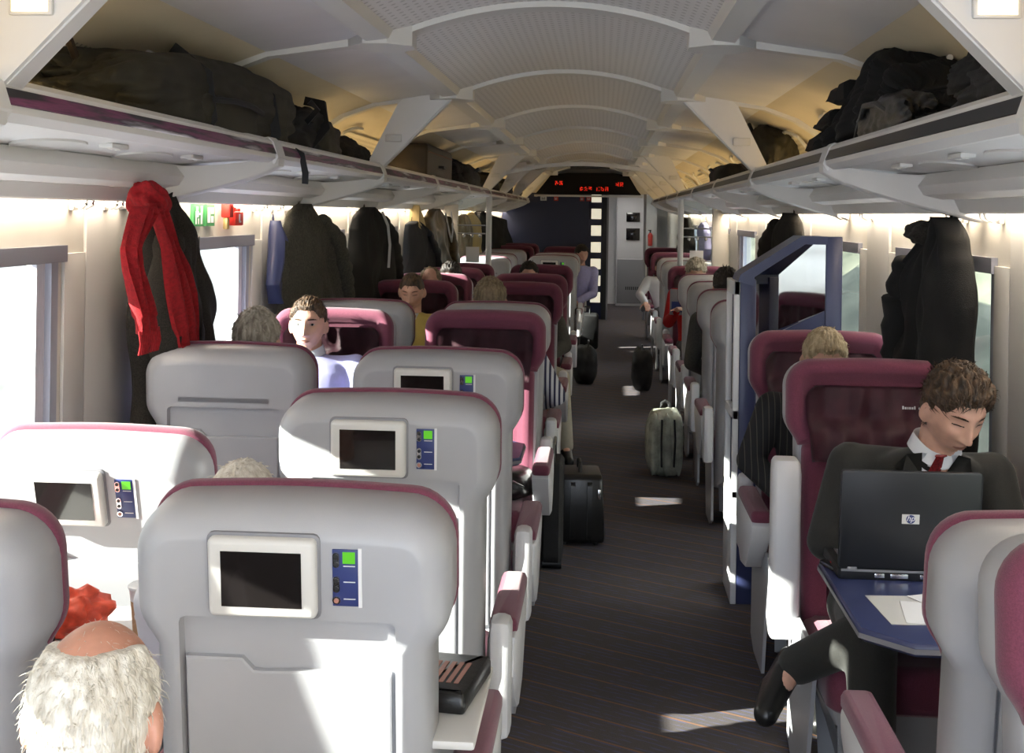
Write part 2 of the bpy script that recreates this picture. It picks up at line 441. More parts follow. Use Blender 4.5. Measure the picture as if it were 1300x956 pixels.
# windows
wn = 0
for s, wins in ((-1, winL), (1, winR)):
    for a, b_ in wins:
        wn += 1
        w = bpy.data.objects.new('window_%d' % wn, None); COL.objects.link(w); w.location = (s * W, (a + b_) / 2, ZW0); w['kind'] = 'structure'
        h = (b_ - a) / 2; H = ZW1 - ZW0
        bm = B()
        def sb(x0, x1, *r_): box(bm, min(s * x0, s * x1), max(s * x0, s * x1), *r_)
        sb(.0, .06, -h, -h + .045, 0, H); sb(.0, .06, h - .045, h, 0, H)
        sb(.0, .06, -h + .045, h - .045, 0, .04)
        obj('frame', mesh_of(bm, 'window_frame', 'win_grey'), w)
        bm = B(); sb(-.02, .06, -h - .02, h + .02, H - .045, H + .005)
        obj('blind_housing', mesh_of(bm, 'window_header', 'win_dark'), w)
        bm = B()
        for e in (-1, 1):
            y_ = e * (h - .045); y2 = e * (h - .10)
            sb(.02, .035, min(y_, y2), max(y_, y2), .04, H - .045)
        obj('reveal', mesh_of(bm, 'window_reveal', 'curtain'), w)
        bm = B(); sb(.06, .066, -h, h, 0, H)
        obj('pane', mesh_of(bm, 'window_pane', 'glass'), w)
# outside: embankment slopes beside the track
for s, m_ in ((-1, 'bank_left'), (1, 'bank_right')):
    bm = B()
    n1, n2 = 40, 10; g = []
    for i in range(n1 + 1):
        row = []
        for j in range(n2 + 1):
            d = 3.2 + j * 1.1; y = -20 + i * 2.4
            z = (-1.0 + (j * (.62 if s < 0 else .95)) + .35 * mnoise.noise(Vector((i * .7, j * .9, s * 5))))
            row.append(bm.verts.new((s * d, y, z)))
        g.append(row)
    for i in range(n1):
        for j in range(n2): bm.faces.new((g[i][j], g[i + 1][j], g[i + 1][j + 1], g[i][j + 1]))
    struct('hill_%s' % ('left' if s < 0 else 'right'), bm, m_)

# ------------------------------------------------------------------ luggage racks
JOINTS = [.2, 2.35, 4.5, 6.7, 8.9, 11.05, 13.2, 15.35, 17.5, 19.5]
def rack(s):
    r = thing('luggage_rack', 'long grey overhead luggage rack running above the %s' % ('paired seats, purple reflections painted on its edge strip' if s < 0 else 'single seats, plain dark edge strip'), 'luggage rack', (0, 0, 0), 0, 'overhead luggage racks')
    r.location.z = -.03
    bm = B()
    prof = [(.985, 1.955), (1.0, 1.968), (1.03, 1.965), (1.05, 1.93), (1.05, 1.905), (1.02, 1.880), (.995, 1.878), (.972, 1.895), (.970, 1.91), (.985, 1.94)]
    prism(bm, [(s * x, z) for x, z in prof], 'y', Y0, Y1)
    obj('front_rail', mesh_of(bm, 'rack_rail', 'panel'), r)
    for a, b_ in zip(JOINTS, JOINTS[1:]):
        bm = B()
        prism(bm, [(s * .9815, 1.945), (s * .967, 1.912), (s * .973, 1.908), (s * .987, 1.943)], 'y', a + .06, b_ - .06)
        obj('edge_strip', mesh_of(bm, 'rack_strip', 'painted_reflect' if s < 0 else 'reflect_dk'), r)
    bm = B()
    prism(bm, [(s * 1.04, 1.905), (s * 1.405, 1.86), (s * 1.405, 1.845), (s * 1.04, 1.890)], 'y', Y0, Y1)
    obj('shelf', mesh_of(bm, 'rack_shelf', 'panel'), r)
    bm = B()   # light housing along the wall
    prism(bm, [(s * 1.26, 1.86), (s * 1.235, 1.82), (s * 1.25, 1.79), (s * 1.30, 1.775), (s * 1.42, 1.79), (s * 1.42, 1.86)], 'y', Y0, Y1)
    prism(bm, [(s * 1.33, 1.775), (s * 1.345, 1.735), (s * 1.36, 1.73), (s * 1.36, 1.78)], 'y', Y0, Y1)
    obj('light_housing', mesh_of(bm, 'rack_housing', 'panel'), r)
    bm = B(); prism(bm, [(s * 1.365, 1.772), (s * 1.415, 1.772), (s * 1.415, 1.782), (s * 1.365, 1.782)], 'y', Y0, Y1)
    obj('light_tube', mesh_of(bm, 'rack_light', 'strip'), r, label='glowing warm light tube under the rack')
    bm = B(); prism(bm, [(s * 1.375, 1.875), (s * 1.405, 1.875), (s * 1.405, 1.895), (s * 1.375, 1.895)], 'y', Y0, Y1)
    obj('cove_light', mesh_of(bm, 'cove_light', 'cove'), r, label='glowing yellow light tube behind the rack')
    for y in JOINTS:
        bm = B(); rings = []
        for q in range(9):
            k = q / 8; x = .965 + (1.405 - .965) * k; yy = y - .36 * k
            zt = 1.90 - .04 * k - .02 * math.sin(k * PI); zb = 1.868 - .165 * k ** .75
            hw = .05 - .012 * math.sin(k * PI)
            if q == 0: hw = .04
            rings.append([(s * x, yy - hw, zb + .006), (s * x, yy - hw + .008, zb), (s * x, yy + hw - .008, zb), (s * x, yy + hw, zb + .006), (s * x, yy + hw, zt), (s * x, yy - hw, zt)])
        loft(bm, rings)
        prism(bm, [(s * .962, 1.90), (s * .975, 1.875), (s * 1.06, 1.87), (s * 1.06, 1.96), (s * 1.0, 1.973), (s * .98, 1.955)], 'y', y - .055, y + .055)
        obj('bracket', mesh_of(bm, 'rack_bracket', 'panel'), r)
        for dy in (-.75, .75):
            if y + dy < .4: continue
            bm = B()   # oval service panel with small lamp
            pl = [(s * (1.20 + .075 * math.cos(a_)), y + dy + .16 * math.sin(a_)) for a_ in [2 * PI * q / 20 for q in range(20)]]
            loft(bm, [[(px_, py_, 1.890 - (abs(px_) - 1.04) * .123 - o_) for px_, py_ in pl] for o_ in (.006, .0)])
            p_ = obj('service_panel', mesh_of(bm, 'rack_panel', 'frame_lt'), r)
            bm = B(); box(bm, s * 1.12 - .02, s * 1.12 + .02, y + dy + .16, y + dy + .28, 1.868, 1.882, .004)
            tube(bm, [(s * 1.12, y + dy + .19, 1.866), (s * 1.12, y + dy + .19, 1.874)], .008); tube(bm, [(s * 1.12, y + dy + .25, 1.866), (s * 1.12, y + dy + .25, 1.874)], .008)
            obj('hinge', mesh_of(bm, 'rack_hinge', 'frame_lt'), p_)
    return r
rackL, rackR = rack(-1), rack(1)
# diagonal struts from the ceiling nodes to the rack rail
STR = [2.45, 6.75, 13.2, 15.35, 17.5, 19.5]
nth = ['first', 'second', 'third', 'fourth', 'fifth', 'sixth']
for s in (-1, 1):
    for i, y in enumerate(STR):
        t_ = thing('ceiling_strut', 'grey diagonal strut from ceiling to rack above the %s, %s from the camera' % ('paired seats' if s < 0 else 'single seats', nth[i]), 'strut', (s * 1.0, y, 1.93), 0, 'ceiling struts')
        bm = B()      # tapering gusset plate standing across the coach
        pl = [(.985, -.01), (.60, .385), (.66, .40), (.86, .375), (.905, .33), (1.055, .03), (1.05, -.01)]
        pl = [(s * (x - 1.0), z) for x, z in pl]
        if s > 0: pl = pl[::-1]
        rings = [[Vector((x, yy, z)) for x, z in pl] for yy in (-.045, -.040, .040, .045)]
        loft(bm, rings)
        obj('strut_panel', mesh_of(bm, 'strut_panel', 'panel'), t_)
        bm = B()      # raised strip along the free edge
        sweep(bm, [(s * (.985 - 1.0) , 0, -.005), (s * (.60 - 1.0), 0, .38)], .030, .006, up=(-s * .7, 0, -.7))
        obj('edge_strip', mesh_of(bm, 'strut_edge', 'frame_lt'), t_)
        bm = B(); box(bm, s * -.075 - .045, s * -.075 + .045, -.056, -.044, .125, .165, .004)
        f = obj('lamp_housing', mesh_of(bm, 'strut_lamp_housing', 'frame_lt'), t_)
        if i == 0:
            bm = B(); box(bm, s * -.075 - .036, s * -.075 + .036, -.059, -.055, .132, .158)
            obj('lamp', mesh_of(bm, 'strut_lamp', 'lamp_on'), f, label='small lit warm lamp')
# thin arched bar across the coach between the third struts
bm = B()
pts = [(-.80 + 1.6 * q / 20) for q in range(21)]
rings = [[(x, 13.0, 2.20 - .10 * (x / .8) ** 2 + dz) if 0 else (x, 13.0 + dy, 2.20 - .10 * (x / .8) ** 2 + dz) for dy, dz in ((-.02, -.02), (.02, -.02), (.02, .02), (-.02, .02))] for x in pts]
loft(bm, rings); struct('trim_arch_bar', bm, 'frame_lt')

# ------------------------------------------------------------------ far end
bm = B(); box(bm, -1.42, -.02, Y1, Y1 + .08, 0, 2.02); struct('wall_end_blue', bm, 'blue_wall')
bm = B(); box(bm, -.02, .20, Y1, Y1 + .06, 0, 2.02, .004)
dr = bpy.data.objects.new('door_1', None); COL.objects.link(dr); dr.location = (0, 0, 0); dr['kind'] = 'structure'
obj('door_leaf', mesh_of(bm, 'door_leaf', 'blue_wall'), dr)
for k in range(7):
    bm = B(); z = .27 + k * .268; box(bm, .02, .18, Y1 - .012, Y1, z, z + .165, .004)
    obj('door_window', mesh_of(bm, 'door_window', 'lit_square'), dr, label='backlit cream square window')
bm = B(); box(bm, .20, .27, Y1 - .02, Y1 + .10, 0, 2.02); obj('door_post', mesh_of(bm, 'door_post', 'dark_pl'), dr)
bm = B(); box(bm, .27, .30, Y1 - .02, Y1 + .10, 0, 2.02); box(bm, .86, .90, Y1, Y1 + .10, 0, 2.02); obj('door_frame', mesh_of(bm, 'door_frame', 'mid_pl'), dr)
bm = B(); box(bm, .90, 1.42, Y1, Y1 + .06, 0, .95); struct('wall_end_right', bm, 'wallp')
bm = B(); box(bm, .90, 1.42, Y1 + .02, Y1 + .03, .95, 2.0); struct('window_end_pane', bm, 'glass')
bm = B()  # bulkhead above the door
prism(bm, [(-1.42, 2.02), (1.42, 2.02), (1.42, 2.6), (-1.42, 2.6)], 'y', Y1 + .0, Y1 + .1); struct('wall_end_top', bm, 'wallp')
dsp = thing('display_board', 'wide dark trapezoid information display with red dot lettering above the far door', 'display', (.0, Y1 - .45, 2.0))
bm = B()
prism(bm, [(-.86, 0), (.80, 0), (.74, .07), (.60, .30), (.35, .335), (-.35, .335), (-.62, .30), (-.80, .07)], 'y', 0, .43)
obj('housing', mesh_of(bm, 'display_housing', 'coat_black'), dsp)
bm = B(); prism(bm, [(-.76, .03), (.70, .03), (.56, .28), (.3, .31), (-.3, .31), (-.58, .28)], 'y', -.012, 0)
obj('screen', mesh_of(bm, 'display_screen', 'coat_black'), dsp)
bm = B(); random.seed(3)
for x0, z0, n_ in ((-.16, .055, 12), (.10, .055, 12), (-.55, .14, 8), (.40, .13, 8)):
    for i in range(n_):
        for j in range(5):
            if (i % 4 != 3) and random.random() < .62:
                box(bm, x0 + i * .017, x0 + i * .017 + .012, -.016, -.012, z0 + j * .013, z0 + j * .013 + .009)
obj('red_characters', mesh_of(bm, 'display_led', 'led'), dsp, label='glowing red dot characters')
bm = B(); box(bm, -.30, .30, 19.2, 19.25, 2.375, 2.425, .005)  # dark bar standing in for a reflection below the ceiling
tag(obj('reflection_strip', mesh_of(bm, 'upper_reflection', 'dark_pl')), 'narrow dark panel imitating a reflection under the ceiling just before the far display', 'panel')
bm = B(); box(bm, -.88, .82, Y1 - .47, Y1 - .44, 1.955, 1.985); box(bm, -.88, -.85, Y1 - .45, Y1, 1.955, 1.985); box(bm, .79, .82, Y1 - .45, Y1, 1.955, 1.985)
tag(obj('handrail', mesh_of(bm, 'end_rail', 'frame_lt')), 'thin pale rail beneath the dark display board', 'rail')
# small signs on the blue wall
for k, (px, w_, m_) in enumerate(((690, .10, 'paper'), (706, .07, 'sign_red'), (739, .07, 'sign_red'), (747.5, .08, 'sign_red'))):
    p = at(px, 251, Y1 - .02)
    bm = B(); box(bm, -w_ / 2, w_ / 2, -.004, .019, -.035, .035, .002)
    sg = thing('sign', ['small white sign above the blue end wall, leftmost of four', 'small red sign next to the white one on the blue end wall', 'small red sign above the blue wall nearer the square windows', 'small red sign adjoining the lit square windows, last of four'][k], 'sign', (p.x, Y1 - .02, 1.93), 0, 'signs on the end wall')
    obj('plate', mesh_of(bm, 'sign_plate', m_), sg)
    bm = B()
    for q in range(3): box(bm, -w_ * .3 + q * w_ * .2, -w_ * .3 + q * w_ * .2 + w_ * .12, -.006, -.004, -.02, .02 - .008 * (q % 2))
    obj('pictogram', mesh_of(bm, 'sign_pictogram', 'mid_pl' if k == 0 else 'paper'), sg)
# vestibule beyond
bm = B(); box(bm, -1.42, 1.42, 23.9, 24.0, 0, 2.4); struct('wall_end_vestibule', bm, 'shell_light')
bm = B(); box(bm, -1.42, 1.42, Y1 + .1, 24, 2.25, 2.3); struct('ceiling_vestibule', bm, 'panel')
bm = B(); box(bm, 1.42, 1.5, Y1 + .1, 24, 0, 2.3); struct('wall_vestibule_right', bm, 'wallp')
bm = B(); box(bm, -1.5, -1.42, Y1 + .1, 24, 0, 2.3); struct('wall_vestibule_left', bm, 'wallp')
cb = thing('service_cabinet', 'tall pale grey service cabinet seen through the far doorway', 'cabinet', (.84, 23.4, 0))
bm = B(); box(bm, -.38, .36, .0, .45, 0, 2.1, .01); obj('body', mesh_of(bm, 'cab_body', 'shell_light'), cb)
bm = B(); box(bm, -.36, .16, -.015, 0, .05, .86, .006); d_ = obj('door', mesh_of(bm, 'cab_door', 'mid_pl'), cb)
bm = B()
for q in range(9): box(bm, -.2 + q * .035, -.18 + q * .035, -.018, -.014, .3, .36)
obj('vent', mesh_of(bm, 'cab_vent', 'dark_pl'), d_)
bm = B(); box(bm, -.36, .34, -.015, 0, .90, 2.05, .006); d_ = obj('door', mesh_of(bm, 'cab_door_up', 'shell_light'), cb)
for z, h in ((1.56, .17), (1.22, .22)):
    bm = B(); box(bm, -.20, .05, -.05, -.016, z, z + h, .006); q_ = obj('screen', mesh_of(bm, 'cab_screen', 'screen'), cb)
fx = thing('fire_extinguisher', 'small red fire extinguisher on the vestibule wall beyond the door', 'fire extinguisher', (1.08, 23.30, 1.12))
bm = B(); tube(bm, [(0, 0, 0), (0, 0, .02), (0, 0, .2), (0, 0, .24)], [.035, .045, .045, .02], 12); obj('cylinder_body', mesh_of(bm, 'ext', 'sign_red'), fx)
bm = B(); tube(bm, [(0, 0, .24), (0, 0, .29)], .014); box(bm, -.04, .02, -.01, .01, .28, .295); obj('valve', mesh_of(bm, 'ext_v', 'dark_pl'), fx)
bm = B(); box(bm, -.03, .03, .045, .085, .05, .2); obj('bracket', mesh_of(bm, 'ext_b', 'dark_pl'), fx)

# ------------------------------------------------------------------ glass screens half way down, with poles
for s in (-1, 1):
    px_ = -.90 if s < 0 else .95; yS = 12.2
    g = thing('glass_screen', 'glass draught screen with pale pole in front of the far %s seats' % ('paired' if s < 0 else 'single'), 'screen', (px_, yS, 0), 0, 'glass screens beside the aisle')
    bm = B(); tube(bm, [(0, 0, 0), (0, 0, 1.838)], .028, 14); obj('pole', mesh_of(bm, 'screen_pole', 'white_pl'), g)
    bm = B(); xa, xb = sorted((s * .03, s * .30)); box(bm, xa, xb, -.004, .004, .45, 1.82); obj('pane', mesh_of(bm, 'screen_pane', 'glass'), g)
    bm = B()
    for z in (1.48, 1.56): tube(bm, [(s * .03, -.03, z), (s * .30, -.03, z)], .007)
    for z in (1.48,):
        for q in (.08, .16, .24): sphere(bm, (s * q, -.04, z - .02), .016, 8, 6)
    obj('coat_bar', mesh_of(bm, 'screen_bar', 'chrome'), g)
    xa, xb = sorted((s * .30, s * (1.415 - abs(px_)))); bm = B(); box(bm, xa, xb, -.03, .03, 0, 1.76, .01)
    obj('side_panel', mesh_of(bm, 'screen_side', 'wallp'), g)
    bm = B(); xa, xb = sorted((s * .09, s * .22)); box(bm, xa, xb, -.008, -.004, 1.20, 1.35, .001)
    obj('sticker', mesh_of(bm, 'screen_sticker', 'paper'), g, label='square white sticker')
# ------------------------------------------------------------------ seats (local: sitter faces +y, origin on the floor under the backrest)
TOP = 1.225
def head_outline(hw=.275, z0=.965, z1=TOP, neck=.238):
    pts = [(-neck, z0), (neck, z0)]
    for q in range(6):            # lower flare
        a = q / 5; pts.append((neck + (hw - neck) * math.sin(a * PI / 2) ** .9 if q else neck + .004, z0 + .012 + (.075) * a))
    r = .085
    for q in range(9):
        a = R(90 * q / 8); pts.append((hw - r + r * math.cos(a), z1 - r + r * math.sin(a) + (.0)))
    for q in range(1, 6):
        x = (hw - r) * (1 - q / 6 * 2)
        pts.append((x, z1 + .006 * math.sin(q / 6 * PI)))
    for q in range(9):
        a = R(90 + 90 * q / 8); pts.append((-hw + r + r * math.cos(a), z1 - r + r * math.sin(a)))
    for q in range(5, -1, -1):
        a = q / 5; pts.append((-(neck + (hw - neck) * math.sin(a * PI / 2) ** .9) if q else -neck - .004, z0 + .012 + (.075) * a))
    return pts
def shell_outline():
    h = head_outline()
    h = h[2:]                      # start at right flare
    n = .240
    return [(-n, .24), (n, .24), (n, .60)] + [(x, z) for x, z in h if x > 0] + [(x, z) for x, z in h if x <= 0] + [(-n, .60)]
# recline angle; each added 10 lowers the headrest by a centimetre
ANG = {'std': R(4), 'flat': R(5) + 10, 'rec': R(17) + 70, 'mid': R(8) + 40, 'low': R(9) + 70, 'front': R(6) + 20}
def tilt(bm, ang):
    if ang > R(30): ang, dz = ang - math.floor(ang / 10) * 10, -math.floor(ang / 10) * .01
    else: dz = 0
    xform(bm, Matrix.Translation((0, 0, dz)) @ Matrix.Translation((0, 0, .42)) @ Matrix.Rotation(ang, 4, 'X') @ Matrix.Translation((0, 0, -.42)))
_c = {}
def cached(key, fn):
    if key not in _c: _c[key] = fn()
    return _c[key]
def m_shell(ang):
    bm = B(); o = shell_outline()
    L = [(.006, .050), (0, .042), (0, -.035), (.004, -.056), (.012, -.074), (.023, -.086), (.034, -.094), (.043, -.0975), (.046, -.098), (.049, -.098)]
    vr = puff(bm, o, L, cap0=True, cap1=False)
    ins = rrect(-.187, .187, .34, 1.045, .012, 2)
    il = [bm.verts.new((x, -.098, z)) for x, z in ins]
    ed = [bm.edges.new((il[i], il[(i + 1) % len(il)])) for i in range(len(il))]
    oe = [bm.edges.get((vr[-1][i], vr[-1][(i + 1) % len(vr[-1])])) for i in range(len(vr[-1]))]
    bmesh.ops.triangle_fill(bm, edges=ed + oe, use_beauty=True)
    r2 = [[Vector((x, y, z)) for x, z in offset(ins, d)] for d, y in ((0, -.098), (.004, -.080))]
    l2 = [bm.verts.new(p) for p in r2[1]]
    for i in range(len(il)):
        j = (i + 1) % len(il); bm.faces.new((il[i], il[j], l2[j], l2[i]))
    bm.faces.new(l2)
    tilt(bm, ang); return mesh_of(bm, 'seat_shell', 'shell')
def m_tray(ang):
    bm = B()
    puff(bm, [(-.178, .36), (.178, .36), (.178, .950), (.02, .950), (-.045, .947), (-.060, .948), (-.080, .970), (-.178, .970)], [(.0, -.080), (.0, -.092), (.003, -.095)])
    tilt(bm, ang); return mesh_of(bm, 'seat_tray', 'shell')
def m_band(ang):
    bm = B(); box(bm, -.15, .15, -.098, -.093, 1.062, 1.078)
    tilt(bm, ang); return mesh_of(bm, 'seat_band', 'mid_pl')
def m_headrest(ang):
    bm = B(); o = head_outline(.277, .96, TOP + .007, .240)
    puff(bm, o, [(.016, .038), (.003, .040), (0, .046), (0, .060), (.006, .076), (.018, .090), (.034, .092), (.05, .084), (.066, .062), (.10, .050)])
    tilt(bm, ang); return mesh_of(bm, 'seat_headrest', 'maroon', 60)
def m_cover(ang, seed=0):
    bm = B(); nx, nz = 30, 22; g = []
    random.seed(seed)
    ph = [random.uniform(0, 6) for _ in range(6)]
    for j in range(nz + 1):
        row = []
        for i in range(nx + 1):
            u = i / nx; v = j / nz
            hw = .222 - .016 * (1 - v) ** 2 * 1
            if v > .8: hw -= .03 * ((v - .8) / .2) ** 2
            x = (u - .5) * 2 * hw; z = .915 + v * .235
            e = 1 - abs(u - .5) * 2
            y = .060 + .014 * math.sin(e * PI / 2) + .0065 * math.sin(x * 95 + ph[0] + 2.5 * math.sin(z * 12 + ph[1])) * (1 - .4 * v) + .005 * math.sin(x * 47 + z * 20 + ph[2])
            y += .03 * max(0, abs(u - .5) * 2 - .82) / .18
            y += .016 * mnoise.noise(Vector((x * 14, z * 9, ph[3]))) + (.014 if v < .3 else .014 * (1 - v) / .7)
            t9 = max(0, min(1, (1.055 - z) / .05)); y += .034 * t9 * t9 * (3 - 2 * t9)
            row.append(bm.verts.new((x, y, z)))
        g.append(row)
    for j in range(nz):
        for i in range(nx): bm.faces.new((g[j][i], g[j][i + 1], g[j + 1][i + 1], g[j + 1][i]))
    bmesh.ops.solidify(bm, geom=bm.faces[:], thickness=.004)
    tilt(bm, ang); return mesh_of(bm, 'seat_cover', 'cover', 80)
def m_back(ang):
    bm = B()
    puff(bm, rrect(-.228, .228, .40, .975, .03), [(.0, .0), (0, .062), (.010, .082), (.026, .090), (.05, .084), (.075, .078)])
    tilt(bm, ang); return mesh_of(bm, 'seat_back', 'maroon', 60)
def m_piping(ang, s):
    bm = B()
    tube(bm, [(s * .236, -.003, .42), (s * .236, -.003, .95)], .005, 6)
    tilt(bm, ang); return mesh_of(bm, 'seat_piping', 'maroon')
def m_cushion():
    bm = B()
    f = lambda x, z, y: Vector((x, z, y))
    puff(bm, rrect(-.23, .23, .03, .56, .05), [(.02, .32), (0, .335), (0, .40), (.012, .432), (.04, .447), (.07, .445)], f=f)
    return mesh_of(bm, 'seat_cushion', 'maroon', 60)
def m_base():
    bm = B()
    f = lambda x, z, y: Vector((x, z, y))
    puff(bm, rrect(-.225, .225, .0, .50, .04), [(.10, .0), (.10, .03), (.075, .12), (.03, .26), (0, .32)], f=f)
    return mesh_of(bm, 'seat_base', 'shell')
def m_arm(s):
    bm = B()
    prof = [(-.01, .50), (.06, .42), (.16, .36), (.30, .38), (.40, .47), (.475, .535), (.485, .575), (.47, .598), (.0, .598)]
    rings = []
    for x, d in ((-.037, .008), (-.032, 0), (.032, 0), (.037, .008)):
        rings.append([Vector((s * .284 + x, p[0], p[1])) for p in (offset(prof, d) if d else prof)])
    loft(bm, rings)
    box(bm, s * .284 - .028, s * .284 + .028, -.075, .02, .36, .66, .02)      # pivot post
    return mesh_of(bm, 'seat_arm', 'shell_light')
def m_pad(s):
    bm = B()
    puff(bm, rrect(-.037, .037, .045, .495, .02, 4), [(.004, .590), (0, .598), (0, .615), (.006, .627), (.016, .631)], f=lambda x, z, y: Vector((x + s * .284, z, y)))
    return mesh_of(bm, 'seat_pad', 'maroon', 60)
def m_side(s):
    bm = B()
    prof = [(.0, .04), (.10, .0), (.34, .0), (.40, .20), (.47, .40), (.46, .46), (.02, .46)]
    prism(bm, prof, 'x', s * .246, s * .258)
    return mesh_of(bm, 'seat_side', 'shell')
def m_arm_up(s):
    bm = B()
    prof = [(.015, .42), (.09, .37), (.16, .46), (.17, .90), (.145, .935), (.09, .94), (.07, .90), (.06, .55)]
    rings = []
    for x, d in ((-.042, .012), (-.036, .004), (-.03, 0), (.03, 0), (.036, .004), (.042, .012)):
        rings.append([Vector((s * .290 + x, p[0], p[1])) for p in (offset(prof, d) if d else prof)])
    loft(bm, rings); return mesh_of(bm, 'seat_arm_up', 'shell_light')
def m_pad_up(s):
    bm = B()
    prof = [(.045, .56), (.058, .56), (.068, .90), (.055, .90)]
    prism(bm, prof, 'x', s * .290 - .03, s * .290 + .03)
    return mesh_of(bm, 'seat_pad_up', 'maroon')
MONX, MONZ = -.036, 1.124
def m_mon(ang):
    bm = B()
    puff(bm, rrect(MONX - .092, MONX + .092, MONZ - .069, MONZ + .069, .010, 3), [(0, -.095), (0, -.112), (.003, -.117), (.008, -.119)])
    tilt(bm, ang); return mesh_of(bm, 'monitor_frame', 'frame_lt')
def m_scr(ang):
    bm = B(); box(bm, MONX - .0685, MONX + .0685, -.1200, -.1150, MONZ - .0485, MONZ + .0485)
    tilt(bm, ang); return mesh_of(bm, 'monitor_screen', 'screen')
def m_bez(ang):
    bm = B(); puff(bm, rrect(MONX - .097, MONX + .097, MONZ - .075, MONZ + .074, .012, 3), [(0, -.094), (0, -.100), (.002, -.101)])
    tilt(bm, ang); return mesh_of(bm, 'monitor_bezel', 'mid_pl')  # grey bezel plate around the screen frame
CTX = .103
def m_ctl(ang):
    bm = B(); box(bm, CTX - .022, CTX + .022, -.1005, -.097, MONZ - .050, MONZ + .050, .001)
    tilt(bm, ang); return mesh_of(bm, 'control_plate', 'blue_pl')
def m_lcd(ang):
    bm = B(); box(bm, CTX - .004, CTX + .017, -.102, -.1004, MONZ + .026, MONZ + .046)
    tilt(bm, ang); return mesh_of(bm, 'control_lcd', 'lcd')
def m_wht(ang):
    bm = B(); box(bm, CTX + .022, CTX + .028, -.100, -.097, MONZ - .052, MONZ + .052)
    for z in (.022, -.006, -.036): box(bm, CTX - .003, CTX + .017, -.1014, -.1004, MONZ + z - .0015, MONZ + z)
    tilt(bm, ang); return mesh_of(bm, 'control_edge', 'white_pl')
def m_btn(ang):
    bm = B()
    for z0, z1 in ((.018, .046), (-.026, .004)):
        puff(bm, rrect(CTX - .0215, CTX - .0085, MONZ + z0, MONZ + z1, .006, 4), [(0, -.100), (.001, -.1035)])
    tube(bm, [(CTX - .015, -.100, MONZ - .039), (CTX - .015, -.1035, MONZ - .039)], .007, 12)
    tilt(bm, ang); return mesh_of(bm, 'control_buttons', 'chrome')
def m_btd(ang):
    bm = B()
    for z in (.039, .025, -.004, -.018): tube(bm, [(CTX - .015, -.1034, MONZ + z), (CTX - .015, -.1045, MONZ + z)], .0042, 8)
    tilt(bm, ang); return mesh_of(bm, 'control_button_caps', 'dark_pl')
def m_btr(ang):
    bm = B(); tube(bm, [(CTX - .015, -.1034, MONZ - .039), (CTX - .015, -.1045, MONZ - .039)], .0045, 8)
    tilt(bm, ang); return mesh_of(bm, 'control_button_red', 'lips')
def m_label(ang):
    bm = B()
    random.seed(11); x = -.165
    for q in range(13):
        w_ = random.uniform(.003, .006)
        if q != 6: box(bm, x, x + w_, .083, .0845, 1.082, 1.082 + random.choice((.007, .010)))
        x += w_ + .0025
    tilt(bm, ang); return mesh_of(bm, 'cover_lettering', 'photo_white')
nseat = 0
def seat(X, Y, face, label, mon=False, rec='std', group=None, arms=(-1, 1), up=None, plain=False, tag_=False, lod=0):
    """Y is the rear face of a seat turned away, the front of the headrest of a seat turned to us; face +1 away, -1 towards"""
    global nseat; nseat += 1
    A = ANG[rec]
    a_ = A - math.floor(A / 10) * 10 if A > 2 else A
    y = Y + .10 + .78 * math.tan(a_) if face > 0 else Y + .088 - .76 * math.tan(a_)
    t_ = thing('train_seat', label, 'seat', (X, y, 0), 0 if face > 0 else PI, group or 'maroon and grey train seats')
    def p(n, key, fn, par=t_, **kw): return obj(n, cached(key, fn), par, **kw)
    sh = p('back_shell', ('sh', rec), lambda: m_shell(A))
    p('tray_table', ('tr', rec), lambda: m_tray(A), sh)
    if plain: p('trim_band', ('bd', rec), lambda: m_band(A), sh)
    hr = p('headrest', ('hr', rec), lambda: m_headrest(A))
    sd = nseat % 4
    cv = p('headrest_cover', ('cv', rec, sd), lambda: m_cover(A, sd), hr, label='dark crumpled headrest cover')
    if tag_: p('lettering', ('lb', rec), lambda: m_label(A), hr)
    p('backrest', ('bk', rec), lambda: m_back(A)); [p('piping', ('pp', rec, e), lambda: m_piping(A, e)) for e in (-1, 1)]
    p('seat_cushion', 'cu', m_cushion); p('base', 'ba', m_base)
    for s in (-1, 1):
        p('side_panel', ('sd', s), lambda: m_side(s))
        if s in arms:
            if up == s:
                a = p('armrest', ('au', s), lambda: m_arm_up(s), label='pale grey armrest swung upright'); p('arm_pad', ('pu', s), lambda: m_pad_up(s), a, label='maroon pad')
            else:
                a = p('armrest', ('ar', s), lambda: m_arm(s), label='pale grey armrest'); p('arm_pad', ('pd', s), lambda: m_pad(s), a, label='maroon pad')
    if mon:
        f = p('monitor', ('mf', rec), lambda: m_mon(A), label='small screen in a pale frame'); p('screen', ('ms', rec), lambda: m_scr(A), f); p('bezel_gap', ('mb', rec), lambda: m_bez(A), f)
        c = p('control_panel', ('cp', rec), lambda: m_ctl(A), label='blue panel with buttons and a green display')
        p('display', ('cl', rec), lambda: m_lcd(A), c); p('edge', ('ce', rec), lambda: m_wht(A), c); p('button_plate', ('cb', rec), lambda: m_btn(A), c)
        p('button', ('cc', rec), lambda: m_btd(A), c); p('stop_button', ('cr', rec), lambda: m_btr(A), c)
    return t_
XA, XB, XC = -1.015, -.325, 1.065
SEATS = {}
def st(k, *a, **kw): SEATS[k] = seat(*a, **kw)
st('A1', XA, 2.00, 1, 'grey shell-backed seat cut off at the left edge, beside the bald head', mon=True, rec='low')
st('B1', XB, 2.08, 1, 'large grey seat back with a screen reflecting bright streaks, nearest whole one', mon=True, rec='mid')
st('A2', XA, 2.86, 1, 'reclined sunlit white seat back with screen at the left window', mon=True, rec='rec')
st('B2', XB, 3.04, 1, 'grey seat back with screen just beyond the largest seat back', mon=True, rec='flat')
